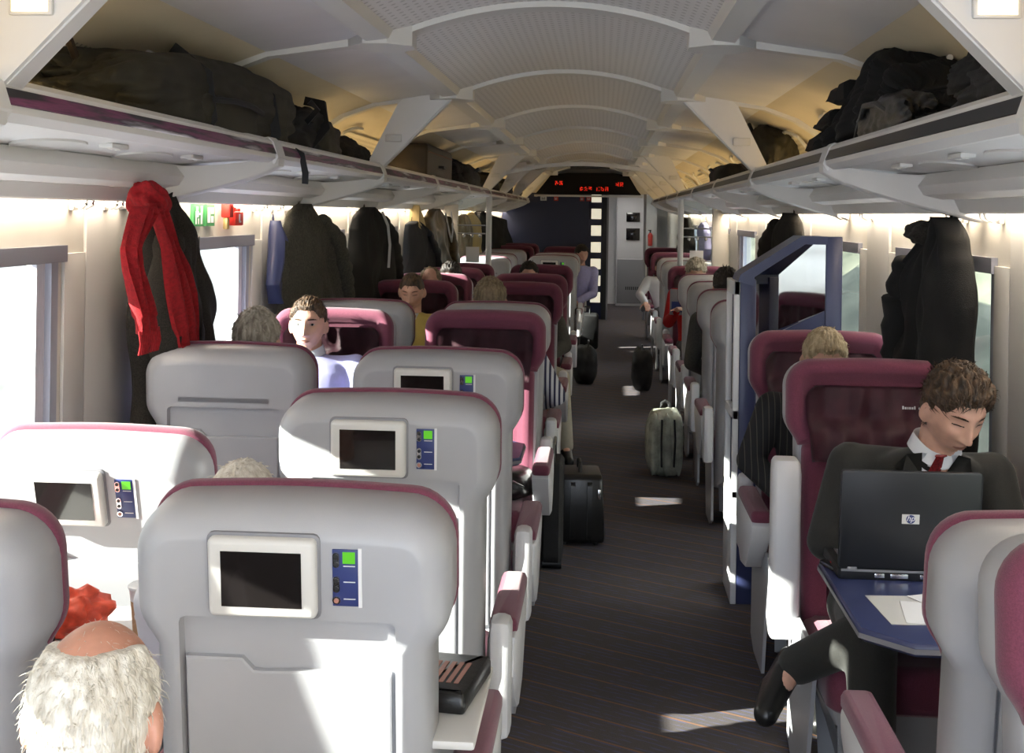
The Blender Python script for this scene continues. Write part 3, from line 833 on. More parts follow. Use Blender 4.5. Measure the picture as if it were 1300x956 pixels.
st('A3', XA, 3.99, 1, 'plain grey seat back without a screen, in front of the facing young man', plain=True)
st('B3', XB, 3.97, 1, 'grey seat back with screen, third one along the left side of the aisle', mon=True)
st('A4', XA, 5.64, -1, 'maroon headrest seat in which the young man in the lilac shirt sits')
st('B4', XB, 5.70, -1, 'empty maroon seat facing us by the aisle, beyond the third screened seat back')
st('A5', XA, 6.17, 1, 'grey shell back just behind the young man\'s maroon headrest', plain=True)
st('B5', XB, 6.17, 1, 'grey shell back peeking over the empty facing maroon seat by the aisle', plain=True)
st('A6', XA, 8.15, -1, 'maroon seat behind the man with the gold tie')
st('B6', XB, 8.15, -1, 'maroon headrest right of the brown-haired head in the middle of the left rows')
st('A7', XA, 9.1, -1, 'sunlit pink seat top behind the pale bald head')
st('B7', XB, 9.3, -1, 'maroon seat behind the one beside the brown-haired head')
st('A8', XA, 10.1, -1, 'maroon seat behind the curly dark head')
st('B8', XB, 11.0, -1, 'maroon seat whose headrest frames two small heads')
st('A9', XA, 11.0, -1, 'half-sunlit pink seat just before the left glass screen')
st('A10', XA, 12.9, 1, 'pale seat back seen through the left glass screen', plain=True)
st('A11', XA, 13.9, 1, 'white sunlit seat back right behind the left pole', plain=True)
st('B9', XB, 13.5, 1, 'far grey seat back with a tiny screen by the aisle', mon=True)
st('B10', XB, 14.5, 1, 'far grey seat back immediately behind the tiny-screened one by the aisle', mon=True)
st('A12', XA, 15.6, 1, 'far grey seat back with small screen next to the left window, beyond the pole', mon=True)
st('A13', XA, 17.4, -1, 'far maroon seat against the blue end wall by the window')
st('B11', XB, 17.3, -1, 'far maroon seat beside the aisle passenger in the lilac shirt')
st('A14', XA, 18.8, -1, 'sunlit pink seat top, last on the left in front of the blue wall')
CA = dict(arms=(-1, 1))
st('C0', XC, 1.88, -1, 'maroon seat front cut off by the right edge, closest on the right', rec='front', arms=(1,))
st('C1', XC, 2.15, 1, 'pale grey shell seat at the right edge, across the table from the laptop user', rec='low', arms=(-1,))
st('C2', XC, 4.02, -1, 'maroon seat in which the laptop user sits, with small lettering on its cover', up=1, tag_=True)
st('C3', XC, 5.0, -1, 'maroon seat holding the fair-haired passenger in pinstripes, before the blue partition', arms=(-1, 1))
st('C4', XC, 6.7, 1, 'white seat back just beyond the blue partition', **CA)
st('C5', XC, 7.67, 1, 'white seat back second beyond the blue partition', **CA)
st('C6', XC, 8.6, 1, 'white seat back third beyond the blue partition', **CA)
st('C7', XC, 9.63, 1, 'white seat back fourth beyond the partition, across from the reader in red', **CA)
st('C8', XC, 11.3, -1, 'maroon seat with the reader in red', **CA)
st('C9', XC, 12.5, 1, 'white seat back beyond the reader in red, next to the right pole', **CA)
st('C10', XC, 13.5, 1, 'white seat back just past the right pole', **CA)
st('C11', XC, 15.3, -1, 'far maroon seat on the right, before the last pair', **CA)
st('C12', XC, 17.5, -1, 'farthest large maroon seat top on the right by the doorway', **CA)
# ------------------------------------------------------------------ people
def sst(x, a, b_):
    t = max(0, min(1, (x - a) / (b_ - a))); return t * t * (3 - 2 * t)
def g_(x, s): return math.exp(-(x / s) ** 2)
HW, HD, HH = .074, .094, .116
def head_r(d):
    """surface point of a head (x right, y towards the face, z up) for a unit direction"""
    x, y, z = d
    p = Vector((x * HW, y * HD, z * HH))
    if p.z < 0:                                   # narrow jaw
        t = min(1, -p.z / HH)
        p.x *= 1 - .30 * t ** 1.4
        if p.y > 0: p.y *= 1 + .03 * t
        else: p.y *= 1 - .30 * t
        if p.y > 0: p.z *= .98
    else:
        p.x *= 1 + .04 * math.sin(p.z / HH * PI)
        if p.y < 0: p.y *= 1.06
    if p.y > 0:
        f = sst(p.y, .01, .06)
        # flatter face plane
        p.y -= .010 * f * g_(p.x, .06) * sst(p.z, -.11, -.03) * 0
        p.y -= f * .012 * g_(p.z - .008, .020) * (g_(p.x - .031, .017) + g_(p.x + .031, .017))     # eye sockets
        p.y += f * .006 * g_(p.z - .034, .012) * g_(p.x, .05)                                      # brow
        ns = .35 + .65 * sst(p.z, .02, -.028)
        nz = sst(p.z, -.044, -.034) * sst(-p.z, -.030, -.012)
        p.y += f * .026 * ns * nz * g_(p.x, .0095 + .006 * (1 - sst(p.z, -.038, -.02)))              # nose
        p.y += f * .006 * (g_(p.x - .013, .006) + g_(p.x + .013, .006)) * g_(p.z + .033, .008)         # nostrils
        p.y += f * .007 * g_(p.z + .056, .006) * g_(p.x, .023) + f * .007 * g_(p.z + .069, .007) * g_(p.x, .020)
        p.y -= f * .004 * g_(p.z + .0625, .003) * g_(p.x, .024)
        p.y -= f * .005 * g_(p.z + .083, .008) * g_(p.x, .025)
        p.y += f * .010 * g_(p.z + .102, .013) * g_(p.x, .026)                                     # chin
        p.y += f * .003 * g_(p.z + .022, .018) * (g_(p.x - .042, .016) + g_(p.x + .042, .016))       # cheekbones
    return p
def head_grid(bm, nu=120, nv=96, fn=None, keep=None, wrap=True):
    g = []
    for j in range(nv + 1):
        th = PI * (j + .01) / (nv + .02); row = []
        for i in range(nu):
            ph = 2 * PI * i / nu
            # denser around the face (+y)
            ph = ph - .35 * math.sin(2 * (ph - PI / 2)) * .5
            d = Vector((math.sin(th) * math.cos(ph), math.sin(th) * math.sin(ph), math.cos(th)))
            row.append((d, fn(d)))
        g.append(row)
    vs = {}
    def v(j, i):
        k = (j, i)
        if k not in vs: vs[k] = bm.verts.new(g[j][i][1])
        return vs[k]
    for j in range(nv):
        for i in range(nu):
            q = (i + 1) % nu
            if keep is None or all(keep(g[a][b_][0]) for a, b_ in ((j, i), (j, q), (j + 1, q), (j + 1, i))):
                bm.faces.new((v(j, i), v(j, q), v(j + 1, q), v(j + 1, i)))
    if keep is None:
        bm.faces.new([v(0, i) for i in range(nu)]); bm.faces.new([v(nv, i) for i in range(nu)][::-1])
def hair_t(d, style):
    """hair thickness on the scalp"""
    p = head_r(d); x, y, z = p
    if style == 'bald':
        side = sst(z, -.055, -.03) * (1 if z < 0 else sst(math.hypot(x / .052, (y - .015) / .082), .86, 1.08)) * (1 - sst(y, .0, .03))
        front = 0
        s = side
        T = .010
    else:
        line = .064 - .036 * sst(abs(x), .03, .066)           # hairline height at the front
        if style == 'short': line += .006
        if style == 'long': line -= .012
        fr = sst(z, line - .006, line + .014)
        low = -.075 if style != 'long' else -.2
        bk = (1 - sst(y, -.022, .004)) * sst(z, low, low + .03)
        sb = (1 - sst(y, .010, .022)) * sst(z, .004, .018)
        s = max(fr * sst(z, -.01, .02), bk, sb)
        T = {'short': .013, 'swept': .019, 'curly': .024, 'long': .026, 'crop': .007}[style]
    T *= .50 + .50 * sst(z, .005, .06)
    top = 1 + (.45 * sst(z, .04, .11) if style in ('swept', 'curly') else .15)
    if style == 'swept': top += .8 * sst(y, .0, .07) * sst(z, .05, .09)
    n = mnoise.noise(p * 60 + Vector((3, 1, 7))) * .30 + mnoise.noise(Vector((p.x * 190 + 40 * p.z, p.y * 60, p.z * 50))) * .34
    if style == 'curly': n = mnoise.noise(p * 90) * .45
    return s * T * top * (1 + n) - .003 if s > .02 else -.003
class Head:
    def __init__(s, pos, yaw=0, pitch=0, roll=0, k=1.0):
        s.m = Matrix.Translation(pos) @ Matrix.Rotation(yaw, 4, 'Z') @ Matrix.Rotation(-pitch, 4, 'X') @ Matrix.Rotation(roll, 4, 'Y') @ Matrix.Scale(k, 4)
    def add(s, bm, hi=True):
        fn = lambda d: s.m @ head_r(d)
        head_grid(bm, *((120, 100) if hi else (64, 48)), fn=fn)
        for e in (-1, 1):
            sphere(bm, s.m @ Vector((e * .078, -.004, -.008)), (.010, .019, .032), 12, 10, s.m.to_3x3() @ Matrix.Rotation(e * .35, 3, 'Z') @ Matrix.Rotation(-.2, 3, 'X'))
            sphere(bm, s.m @ Vector((e * .076, .000, -.030)), (.008, .010, .012), 10, 8, s.m.to_3x3())
    def hair(s, style, mt, par, hi=True):
        bm = B()
        fn = lambda d: s.m @ (head_r(d) + d.normalized() * hair_t(d, style))
        head_grid(bm, *((160, 130) if hi else (80, 64)), fn=fn, keep=lambda d: hair_t(d, style) > -.0028)
        # loose strands following the comb direction
        rnd = random.Random(len(style) * 7 + int(s.m.translation.z * 1000))
        n_ = (2600 if hi else 500); wd = .0011 if hi else .0022
        flow = {'swept': Vector((.35, .9, .15)), 'bald': Vector((.1, -.1, -1)), 'short': Vector((.2, .55, -.5)), 'crop': Vector((0, .3, -.8)), 'curly': Vector((.5, .2, .3)), 'long': Vector((.1, .1, -1))}[style]
        for _ in range(n_):
            d = Vector((rnd.gauss(0, 1), rnd.gauss(0, 1), rnd.gauss(0, 1))).normalized(); h_ = hair_t(d, style)
            fz = style == 'bald' and d.y < .5 and d.z > .3 and h_ < .001 and rnd.random() < .8
            if fz: h_ = .0015
            if h_ < (.0 if rnd.random() < .35 else .003): continue
            base = head_r(d); nrm = d.normalized()
            fl = flow if base.z > 0 or style != 'swept' else Vector((.0, -.2, -1))
            t_ = (fl - nrm * fl.dot(nrm)); t_ = (t_.normalized() + Vector((rnd.gauss(0, .28), rnd.gauss(0, .28), rnd.gauss(0, .28)))).normalized()
            L_ = (.012 + .02 * rnd.random()) * (1.3 if style in ('swept', 'long') else .8); L_ *= .45 if fz else 1; sd_ = nrm.cross(t_).normalized() * (wd * (.3 if fz else 1))
            p0 = base + nrm * h_ * .55; p1 = base + nrm * (h_ * 1.02 + .002 * rnd.random()) + t_ * L_ * .5; p2 = base + nrm * (h_ * .95 + .004 * rnd.random() - L_ * L_ * 3) + t_ * L_
            vs = [bm.verts.new(s.m @ q) for q in (p0 - sd_, p0 + sd_, p1 + sd_, p1 - sd_, p2)]
            bm.faces.new(vs[:4]); bm.faces.new((vs[3], vs[2], vs[4]))
        return obj('hair', mesh_of(bm, 'hair', mt, 80), par)
    def patch(s, name, par, mt, test, lift):
        bm = B()
        fn = lambda d: s.m @ (head_r(d) + Vector((0, lift, 0)))
        head_grid(bm, 260, 220, fn=fn, keep=lambda d: d.y > .3 and test(head_r(d)))
        if not bm.faces: bm.free(); return None
        bmesh.ops.solidify(bm, geom=bm.faces[:], thickness=.0008)
        return obj(name, mesh_of(bm, name, mt, 80), par)
    def face(s, par, brow='hair_brown', eyes='open', gaze=0):
        s.patch('lips', par, 'lips', lambda p: (abs(p.z + .0625) < .0075 * (1 - (p.x / .023) ** 2)), .0028)
        for e in (-1, 1):
            s.patch('eyebrow', par, brow, lambda p: abs(p.z - (.030 + .004 * math.cos((abs(p.x) - .03) * 60) - .001)) < .0036 * (1 - ((abs(p.x) - .032) / .022) ** 4) and p.x * e > .011 and abs(p.x) < .054, .0028)
            if eyes == 'open':
                s.patch('eye', par, 'eye_white', lambda p: abs(p.z - .009) < .0055 * (1 - ((abs(p.x) - .031) / .0145) ** 2) and p.x * e > 0, .0028)
                s.patch('iris', par, 'iris', lambda p: (p.z - .010) ** 2 + (p.x - e * .031 - gaze) ** 2 < .0056 ** 2 and p.z < .0150, .0042)
            s.patch('eyelash', par, 'hair_dark', lambda p: abs(p.z - (.009 + (.0055 if eyes == 'open' else -.003) * (1 if eyes == 'open' else -1) * (1 - ((abs(p.x) - .031) / .0145) ** 2) * (1 if eyes == 'open' else -1))) < (.0012 if eyes == 'open' else .0024) and abs(abs(p.x) - .031) < .0145 and p.x * e > 0, .0032)
def hand(bm, wrist, direc, palm_n, side, curl=.5, k=1.0, spread=.06):
    """palm + five bent fingers; side=+1: thumb towards +across"""
    d = Vector(direc).normalized(); n = Vector(palm_n); n = (n - d * n.dot(d)).normalized(); a = d.cross(n).normalized() * side
    w_ = Vector(wrist)
    for q, (off_, L) in enumerate(((.030, .070), (.010, .078), (-.010, .072), (-.029, .056))):
        base = w_ + d * .088 * k + a * off_ * k
        limb(bm, w_ + d * .015 * k + a * off_ * .55 * k, base, .0145 * k, .0110 * k, 10)
        p = base; dd = (d + a * off_ * spread * 30 * .1).normalized(); r = .0088 * k
        for sg, fr in enumerate((.45, .32, .25)):
            ang = curl * (.55 + .35 * sg)
            dd = (dd * math.cos(ang) + n * math.sin(ang)).normalized()
            e = p + dd * L * fr * k
            limb(bm, p, e, r, r * .9, 8); p = e; r *= .9
    p = w_ + d * .03 * k + a * .028 * k; dd = (d * .6 + a * .75 + n * .25).normalized(); r = .0115 * k
    for sg, L in enumerate((.040, .032, .026)):
        e = p + dd * L * k; limb(bm, p, e, r, r * .88, 8); p = e; r *= .88
        dd = (dd + d * .35 + n * .15).normalized()
POSE = dict(pelvis=(0, .17, .54), chest=(0, .13, .86), neck=(0, .15, 1.055), head=(0, .175, 1.185),
            shL=(-.185, .135, .99), shR=(.185, .135, .99), elL=(-.245, .22, .735), elR=(.245, .22, .735), wrL=(-.12, .43, .66), wrR=(.12, .43, .66),
            hipL=(-.09, .17, .53), hipR=(.09, .17, .53), knL=(-.11, .60, .53), knR=(.11, .60, .53), anL=(-.11, .64, .10), anR=(.11, .64, .10), toL=(-.12, .78, .035), toR=(.12, .78, .035))
def person(label, X, Y, face, hair='short', hm='hair_brown', skin='skin', top='suit', legs='suit', inner='shirt_white', tie=None, hi=False, yaw=0, pitch=0, roll=0, lean=(0, 0, 0), voxel=.008, pose=None, features=False, eyes='open', shoes='leather', k=1.0, extra=None, gaze=0, brow=None):
    P = {q: Vector(v) for q, v in POSE.items()}
    L = Vector(lean)
    for q in ('neck', 'head'): P[q] += L
    for q in ('shL', 'shR', 'chest'): P[q] += L * .75
    for q in ('elL', 'elR'): P[q] += L * .4
    if pose:
        for q, v in pose.items(): P[q] = Vector(v)
    rotz = 0 if face > 0 else PI
    bm = B()
    hd = Head(P['head'], yaw, pitch, roll, k)
    hd.add(bm, hi)
    nb = P['neck']; up = hd.m @ Vector((0, -.025, -.05))
    limb(bm, nb - Vector((0, 0, .04)), up, .058, .054)
    def torso(bm, gr):
        c, pl = P['chest'], P['pelvis']
        sh = (P['shR'] - P['shL']).normalized()
        rings = []
        fw = Vector((-sh.y, sh.x, 0))
        mid = (P['shL'] + P['shR']) / 2
        for t_, cc, wx, wy in ((0, pl - Vector((0, 0, .10)), .13, .10), (.1, pl - Vector((0, 0, .05)), .165, .125), (.3, pl + (c - pl) * .30, .155, .118), (.6, pl + (c - pl) * .7, .155, .115), (.8, c + (mid - c) * .2, .170, .118), (.95, c + (mid - c) * .85, .175, .105), (1, mid + (nb - mid) * .35, .15, .085), (1.1, mid + (nb - mid) * .8, .085, .065), (1.2, nb, .05, .05)):
            rings.append([cc + sh * (wx + gr) * math.cos(2 * PI * i / 24) * 1.0 + fw * (wy + gr) * math.sin(2 * PI * i / 24) for i in range(24)])
        loft(bm, rings)
    torso(bm, -.012)
    for s in 'LR':
        limb(bm, P['sh' + s], P['el' + s], .046, .038); limb(bm, P['el' + s], P['wr' + s], .038, .026)
        limb(bm, P['hip' + s], P['kn' + s], .075, .052); limb(bm, P['kn' + s], P['an' + s], .050, .036)
        d = (P['wr' + s] - P['el' + s]).normalized()
        hand(bm, P['wr' + s], d + Vector((0, .1, -.12)), (0, 0, -1), (1 if s == 'L' else -1) * 1, .45)
        limb(bm, P['an' + s], P['an' + s] + (P['to' + s] - P['an' + s]) * .9, .032, .022)
    body = obj('person', mesh_of(bm, 'person_body', skin, 80), None, (X, Y, 0), (0, 0, rotz))
    remesh(body, voxel, 2, .5)
    tag(body, label, 'person')
    hd.hair(hair, hm, body, hi)
    if features: hd.face(body, brow or hm, eyes, gaze)
    # jacket, shirt or jumper
    bm = B(); torso(bm, .012)
    for s in 'LR':
        limb(bm, P['sh' + s], P['el' + s], .064, .053); limb(bm, P['el' + s], P['el' + s] + (P['wr' + s] - P['el' + s]) * .93, .053, .040)
        limb(bm, P['shL'] + (P['shR'] - P['shL']) * .2, P['sh' + s], .055, .060)
    # open neckline: cut a V at the chest
    j = obj('jacket' if top in ('suit', 'pinstripe', 'suit_grey') else 'shirt', mesh_of(bm, 'person_top', top, 80), body); remesh(j, .009, 4, .6)
    if hi or top in ('suit', 'pinstripe'):
        bm = B()   # collar
        ax = (up - (nb - Vector((0, 0, .04)))).normalized(); sx = Vector((1, 0, 0)); sx = (sx - ax * sx.dot(ax)).normalized(); sy = ax.cross(sx)
        rings = []
        for h_, r_ in ((-.012, .068), (.030, .0605), (.033, .0635), (-.006, .074)):
            rings.append([nb + sx * math.cos(a) * r_ + sy * (math.sin(a) * r_) + ax * (h_ - .026 * max(0, math.sin(a)) ** 2 + .006) for a in [2 * PI * i / 28 for i in range(28)]])
        loft(bm, rings, False, False)
        c_ = obj('collar', mesh_of(bm, 'collar', inner, 60), body)
    if top in ('suit', 'pinstripe') or tie:
        bm = B()
        fwd = .112
        c = P['chest']; mid = (P['shL'] + P['shR']) / 2
        shv = (P['shR'] - P['shL']).normalized(); fwv = Vector((-shv.y, shv.x, 0))
        tab = [(0, nb, .058), (.2, mid + (nb - mid) * .8, .073), (.4, mid + (nb - mid) * .35, .094), (.62, c + (mid - c) * .85, .114), (1.0, c, .127), (1.6, c + (P['pelvis'] - c) * .4, .125)]
        # shirt front and lapels laid on the chest
        def cp(x, t_):
            for a_, b_ in zip(tab, tab[1:]):
                if t_ <= b_[0]: break
            k_ = (t_ - a_[0]) / (b_[0] - a_[0])
            return a_[1].lerp(b_[1], k_) + shv * x + fwv * (a_[2] + (b_[2] - a_[2]) * k_ + .006 - (x / .15) ** 2 * .05)
        vs = [bm.verts.new(cp(*v)) for v in ((-.050, .02), (.050, .02), (.030, .5), (0, 1.1), (-.030, .5))]
        bm.faces.new(vs); bmesh.ops.solidify(bm, geom=bm.faces[:], thickness=.006)
        obj('shirt_front', mesh_of(bm, 'shirt_front', inner, 60), body)
        if top in ('suit', 'pinstripe'):
            for e in (-1, 1):
                bm = B()
                vs = [bm.verts.new(cp(*v) + Vector((0, .008, 0))) for v in ((e * .048, 0), (e * .085, .12), (e * .105, .42), (e * .078, .46), (e * .08, .55), (e * .008, 1.15), (e * .004, 1.05), (e * .028, .5))]
                bm.faces.new(vs); bmesh.ops.solidify(bm, geom=bm.faces[:], thickness=.008)
                obj('lapel', mesh_of(bm, 'lapel', top, 60), j)
        if tie:
            bm = B(); rings = []
            for t_, w_ in ((.0, .014), (.06, .017), (.13, .011), (.5, .019), (1.2, .028)):
                q = cp(0, t_) + Vector((0, .008 + (.006 if t_ < .1 else 0), 0))
                rings.append([q + Vector((-w_, 0, 0)), q + Vector((0, .007, 0)), q + Vector((w_, 0, 0)), q + Vector((0, -.006, 0))])
            loft(bm, rings); obj('tie', mesh_of(bm, 'tie', tie, 60), body)
    bm = B()
    for s in 'LR':
        limb(bm, P['hip' + s], P['kn' + s], .094, .072); a_ = P['kn' + s] + (P['an' + s] - P['kn' + s]) * .97
        limb(bm, P['kn' + s], a_, .070, .055)
    limb(bm, P['hipL'], P['hipR'], .11, .11); 
    t_ = obj('trousers', mesh_of(bm, 'trousers', legs, 80), body); remesh(t_, .010, 4, .6)
    for s in 'LR':
        a, b_ = P['an' + s], P['to' + s]; d = (b_ - a); d.normalize()
        bm = B()
        upv = (P['kn' + s] - P['an' + s]).normalized()
        bk = a - d * .05 - upv * .045
        limb(bm, a + upv * .03, a - upv * .01, .042, .045)
        limb(bm, bk, a + d * .05 - upv * .035, .034, .036); limb(bm, a + d * .02 - upv * .02, b_ + upv * .006, .040, .030)
        limb(bm, a + d * .06 - upv * .045, b_, .036, .034)
        sh = obj('shoe', mesh_of(bm, 'shoe', shoes, 80), body); remesh(sh, .007, 4, .6)
    return body, P, hd
def lp(seatX, x, seatY, y, face=-1):   # world -> local helper for a person facing -y
    return (-(x - seatX), -(y - seatY))
# the laptop user
SX, SY = 1.065, 3.95
def L_(x, y, z): return (-(x - SX), -(y - SY), z)
pose = dict(pelvis=L_(1.08, 3.78, .54), chest=L_(1.09, 3.70, .84), neck=L_(1.125, 3.56, 1.045), head=L_(1.155, 3.49, 1.165),
            shR=L_(.91, 3.63, .985), shL=L_(1.30, 3.62, .97), elR=L_(.835, 3.58, .775), elL=L_(1.335, 3.52, .76), wrR=L_(.95, 3.47, .795), wrL=L_(1.14, 3.44, .795),
            hipR=L_(.99, 3.80, .53), hipL=L_(1.16, 3.80, .53), knR=L_(.93, 3.42, .56), anR=L_(.93, 3.36, .10), toR=L_(.93, 3.22, .035),
            knL=L_(.96, 3.40, .655), anL=L_(.75, 3.56, .43), toL=L_(.66, 3.45, .335))
pose['knL'] = L_(1.0, 3.37, .635)
person('man in a dark suit and red tie bending over the open black laptop', SX, SY, -1, 'swept', 'hair_brown', top='suit', legs='suit', tie='tie_red', hi=True, voxel=.0045, pose=pose, yaw=R(15), pitch=R(27), roll=R(-3), features=True, eyes='closed')
# the fair-haired passenger in pinstripes behind him
person('fair-haired passenger in black pinstripes, mostly hidden behind the seat of the laptop user', XC - .02, 4.93, -1, 'short', 'hair_blond', top='pinstripe', legs='pinstripe', voxel=.006, pitch=R(25), lean=(.02, .03, -.03),
       pose=dict(elR=(.285, .20, .775), wrR=(.16, .36, .66), elL=(-.24, .22, .735)))
# left side
person('young man facing us with sunlight on his face, in a lilac shirt by the window', XA - .0, 5.70, -1, 'short', 'hair_brown', top='shirt_lilac', legs='suit_grey', inner='shirt_white', hi=True, voxel=.0045, features=True, yaw=R(3), pitch=R(2), lean=(.075, .03, -.01), gaze=0)
person('grey-brown haired passenger seen from behind over the plain grey seat back', XA - .02, 4.20, 1, 'short', 'hair_grey', top='suit_grey', lean=(0, .08, .015), k=1.04)
person('white-haired man whose pate peeps over the large screened seat back', XB - .03, 2.30, 1, 'crop', 'hair_white', 'skin_red', top='shirt_white', lean=(-.19, .12, -.15), pitch=R(5), legs='suit_grey')
person('bald man with a white fringe of hair, from behind at the bottom left', XB - .09, 1.30, 1, 'bald', 'hair_white', 'skin_red', top='coat_navy', lean=(.0, .04, -.135), hi=True, voxel=.005, pitch=R(4), legs='suit_grey')
person('man with a gold tie looking down, short brown hair, left of the empty facing seat', XA + .0, 8.05, -1, 'crop', 'hair_brown', top='shirt_yellow', tie='tie_gold', pitch=R(18), features=True, eyes='closed', lean=(-.04, .10, .0), legs='suit_grey', voxel=.006)
person('brown-haired man seen from behind above the aisle seats, striped sleeve', XB, 6.30, 1, 'short', 'hair_fair', top='shirt_stripe', lean=(-.05, .03, .035), legs='suit_grey', k=1.05, pose=dict(elR=(.30, .22, .74), wrR=(.2, .45, .66)))
person('bald sunlit head bowed in front of the pink seat', XA + .03, 9.0, -1, 'bald', 'hair_fair', top='shirt_white', pitch=R(45), lean=(0, .12, .0), legs='suit_grey')
person('passenger with dark curly hair by the left window', XA + .04, 10.0, -1, 'swept', 'hair_dark', top='coat_navy', pitch=R(12), lean=(0, .02, -.02))
person('passenger in beige trousers and black shoes with legs out in the aisle', XB + .0, 9.2, -1, 'short', 'hair_dark', top='suit_grey', legs='trouser_beige', lean=(-.03, -.02, -.12), pitch=R(10),
       pose=dict(hipL=(-.10, .17, .53), knL=(-.25, .60, .56), anL=(-.30, .68, .10), toL=(-.33, .84, .035), knR=(-.05, .62, .54), anR=(-.12, .70, .10), toR=(-.14, .84, .035), elL=(-.27, .2, .74)))
person('passenger with black hair and pale forehead in front of the distant left headrest', XB - .09, 10.95, -1, 'short', 'hair_dark', top='suit', lean=(.0, .08, -.03), pitch=R(10))
person('brown-haired passenger seen from behind right of the pale forehead', XB + .0, 10.25, 1, 'short', 'hair_fair', top='suit_grey', lean=(.10, .12, .03)) if 0 else None
person('dark-haired man in a pale lilac shirt leaning into the aisle near the far end', XB + .12, 15.2, -1, 'short', 'hair_dark', top='shirt_lilac', legs='suit', lean=(-.16, .05, .02), pitch=R(20), yaw=R(25))
# right side
person('passenger with dark hair over the white seat backs beyond the blue partition', XC - .02, 7.80, 1, 'swept', 'hair_dark', top='suit_grey', lean=(-.05, .16, .035), legs='suit_grey')
person('reader in a red jumper holding a magazine on the right', XC - .02, 11.22, -1, 'long', 'hair_grey', top='red_knit', lean=(.03, .02, .0), pitch=R(15), legs='suit',
       pose=dict(elR=(.26, .22, .76), wrR=(.20, .46, .88), elL=(-.24, .22, .75), wrL=(-.06, .42, .82)))
person('far passenger in a white shirt at the last seats on the right', XC - .05, 15.2, -1, 'short', 'hair_dark', top='shirt_white', legs='suit', lean=(.10, .0, -.12), pose=dict(elR=(.36, .18, .74), wrR=(.3, .4, .66)))
# ------------------------------------------------------------------ divider between the near right seats and the rest
dv = thing('partition_screen', 'blue framed partition with a mirror under its slanted top, white rack side facing the aisle', 'partition', (0, 0, 0))
yD = 5.52
bm = B()
def bar2(bm, p0, p1, w_, y0, y1):
    p0, p1 = Vector(p0), Vector(p1); d = (p1 - p0).normalized(); n = Vector((-d.y, d.x)) * w_
    prism(bm, [tuple(p0 - n), tuple(p1 - n), tuple(p1 + n), tuple(p0 + n)], 'y', y0, y1)
box(bm, .80, .87, yD, yD + .06, 0, 1.41, .006)                       # post next to the aisle
prism(bm, [(.79, 1.40), (.80, 1.43), (1.06, 1.60), (1.17, 1.60), (1.17, 1.565), (1.075, 1.565), (.86, 1.42), (.86, 1.38)], 'y', yD - .005, yD + .24)
box(bm, 1.165, 1.235, yD, yD + .06, 0, 1.60, .006)
obj('frame', mesh_of(bm, 'div_frame', 'blue'), dv)
bm = B(); prism(bm, [(.87, .04), (1.165, .04), (1.165, 1.28), (.87, 1.13)], 'y', yD + .01, yD + .04); obj('lower_panel', mesh_of(bm, 'div_low', 'blue'), dv)
bm = B(); prism(bm, [(.87, 1.13), (1.165, 1.28), (1.165, 1.565), (1.075, 1.565), (.87, 1.42)], 'y', 0, .006)
for v in bm.verts: v.co.y += yD + .165 - (v.co.x - .87) * .51
obj('mirror_pane', mesh_of(bm, 'div_glass', 'mirror'), dv, label='slanting tinted mirror reflecting seats')
bm = B()   # magazine side turned to the aisle
ya, yb = yD, yD + .34
for z0, z1 in ((0, .46), (.80, .84), (1.34, 1.40), (.46, .49)): box(bm, .775, .80, ya + .0, yb, z0, z1, .003)
box(bm, .775, .80, ya, ya + .03, .46, 1.40, .003); box(bm, .775, .80, yb - .03, yb, .46, 1.40, .003)
obj('rack_side', mesh_of(bm, 'div_side', 'white_pl'), dv)
bm = B(); box(bm, .80, 1.1, yb - .02, yb, 0, 1.34); box(bm, .80, 1.1, ya + .06, yb, 0, .03); obj('rack_back', mesh_of(bm, 'div_back', 'blue'), dv)
random.seed(5)
for q in range(5):
    bm = B(); y_ = ya + .09 + q * .045
    box(bm, .80, 1.0, y_, y_ + .03, .845, .845 + .26 + .02 * (q % 2), .003)
    tag(obj('magazine', mesh_of(bm, 'magazine', ['leather', 'mid_pl', 'paper', 'blue_pl', 'coat_brown'][q])), 'upright magazine in the rack of the blue partition', 'magazine', 'magazines in the partition rack')

# ------------------------------------------------------------------ tables
def table(label, x0, x1, y0, y1, aisle_x, name='table', z=.745):
    t_ = thing(name, label, 'table', ((x0 + x1) / 2, (y0 + y1) / 2, 0), 0, 'blue folding tables')
    cx, cy = (x0 + x1) / 2, (y0 + y1) / 2; hx, hy = (x1 - x0) / 2, (y1 - y0) / 2
    s = 1 if aisle_x > cx else -1
    c = .10
    pl = [(-s * hx, -hy), (s * (hx - c), -hy), (s * hx, -hy + c), (s * hx, hy - c), (s * (hx - c), hy), (-s * hx, hy)]
    if s < 0: pl = pl[::-1]
    bm = B(); f = lambda x, z_, y: Vector((x, z_, y))
    puff(bm, pl, [(.012, z - .032), (0, z - .022), (0, z - .006), (.004, z)], f=f)
    top = obj('table_top', mesh_of(bm, 'table_top', 'table_blue'), t_)
    bm = B(); puff(bm, pl, [(-.003, z - .022), (-.003, z - .010)], False, False, f=f); obj('edge_band', mesh_of(bm, 'table_edge', 'mid_pl'), top)
    bm = B(); box(bm, -.02, .02, -.05, .05, 0, z - .033, .006); box(bm, -.14, .14, -.12, .12, 0, .02, .008)
    obj('pedestal', mesh_of(bm, 'table_leg', 'mid_pl'), t_)
    return t_
table('blue table carrying the black laptop and papers', .80, 1.39, 2.83, 3.58, 0)
table('blue folding table between the facing left seats by the aisle', -.62, -.10, 4.72, 5.22, 1)
table('blue table beside the left window in front of the young man', -1.38, -.74, 4.62, 5.18, 1, z=.74)
table('far table on the left before the man with the gold tie', -1.38, -.74, 6.9, 7.5, 1)
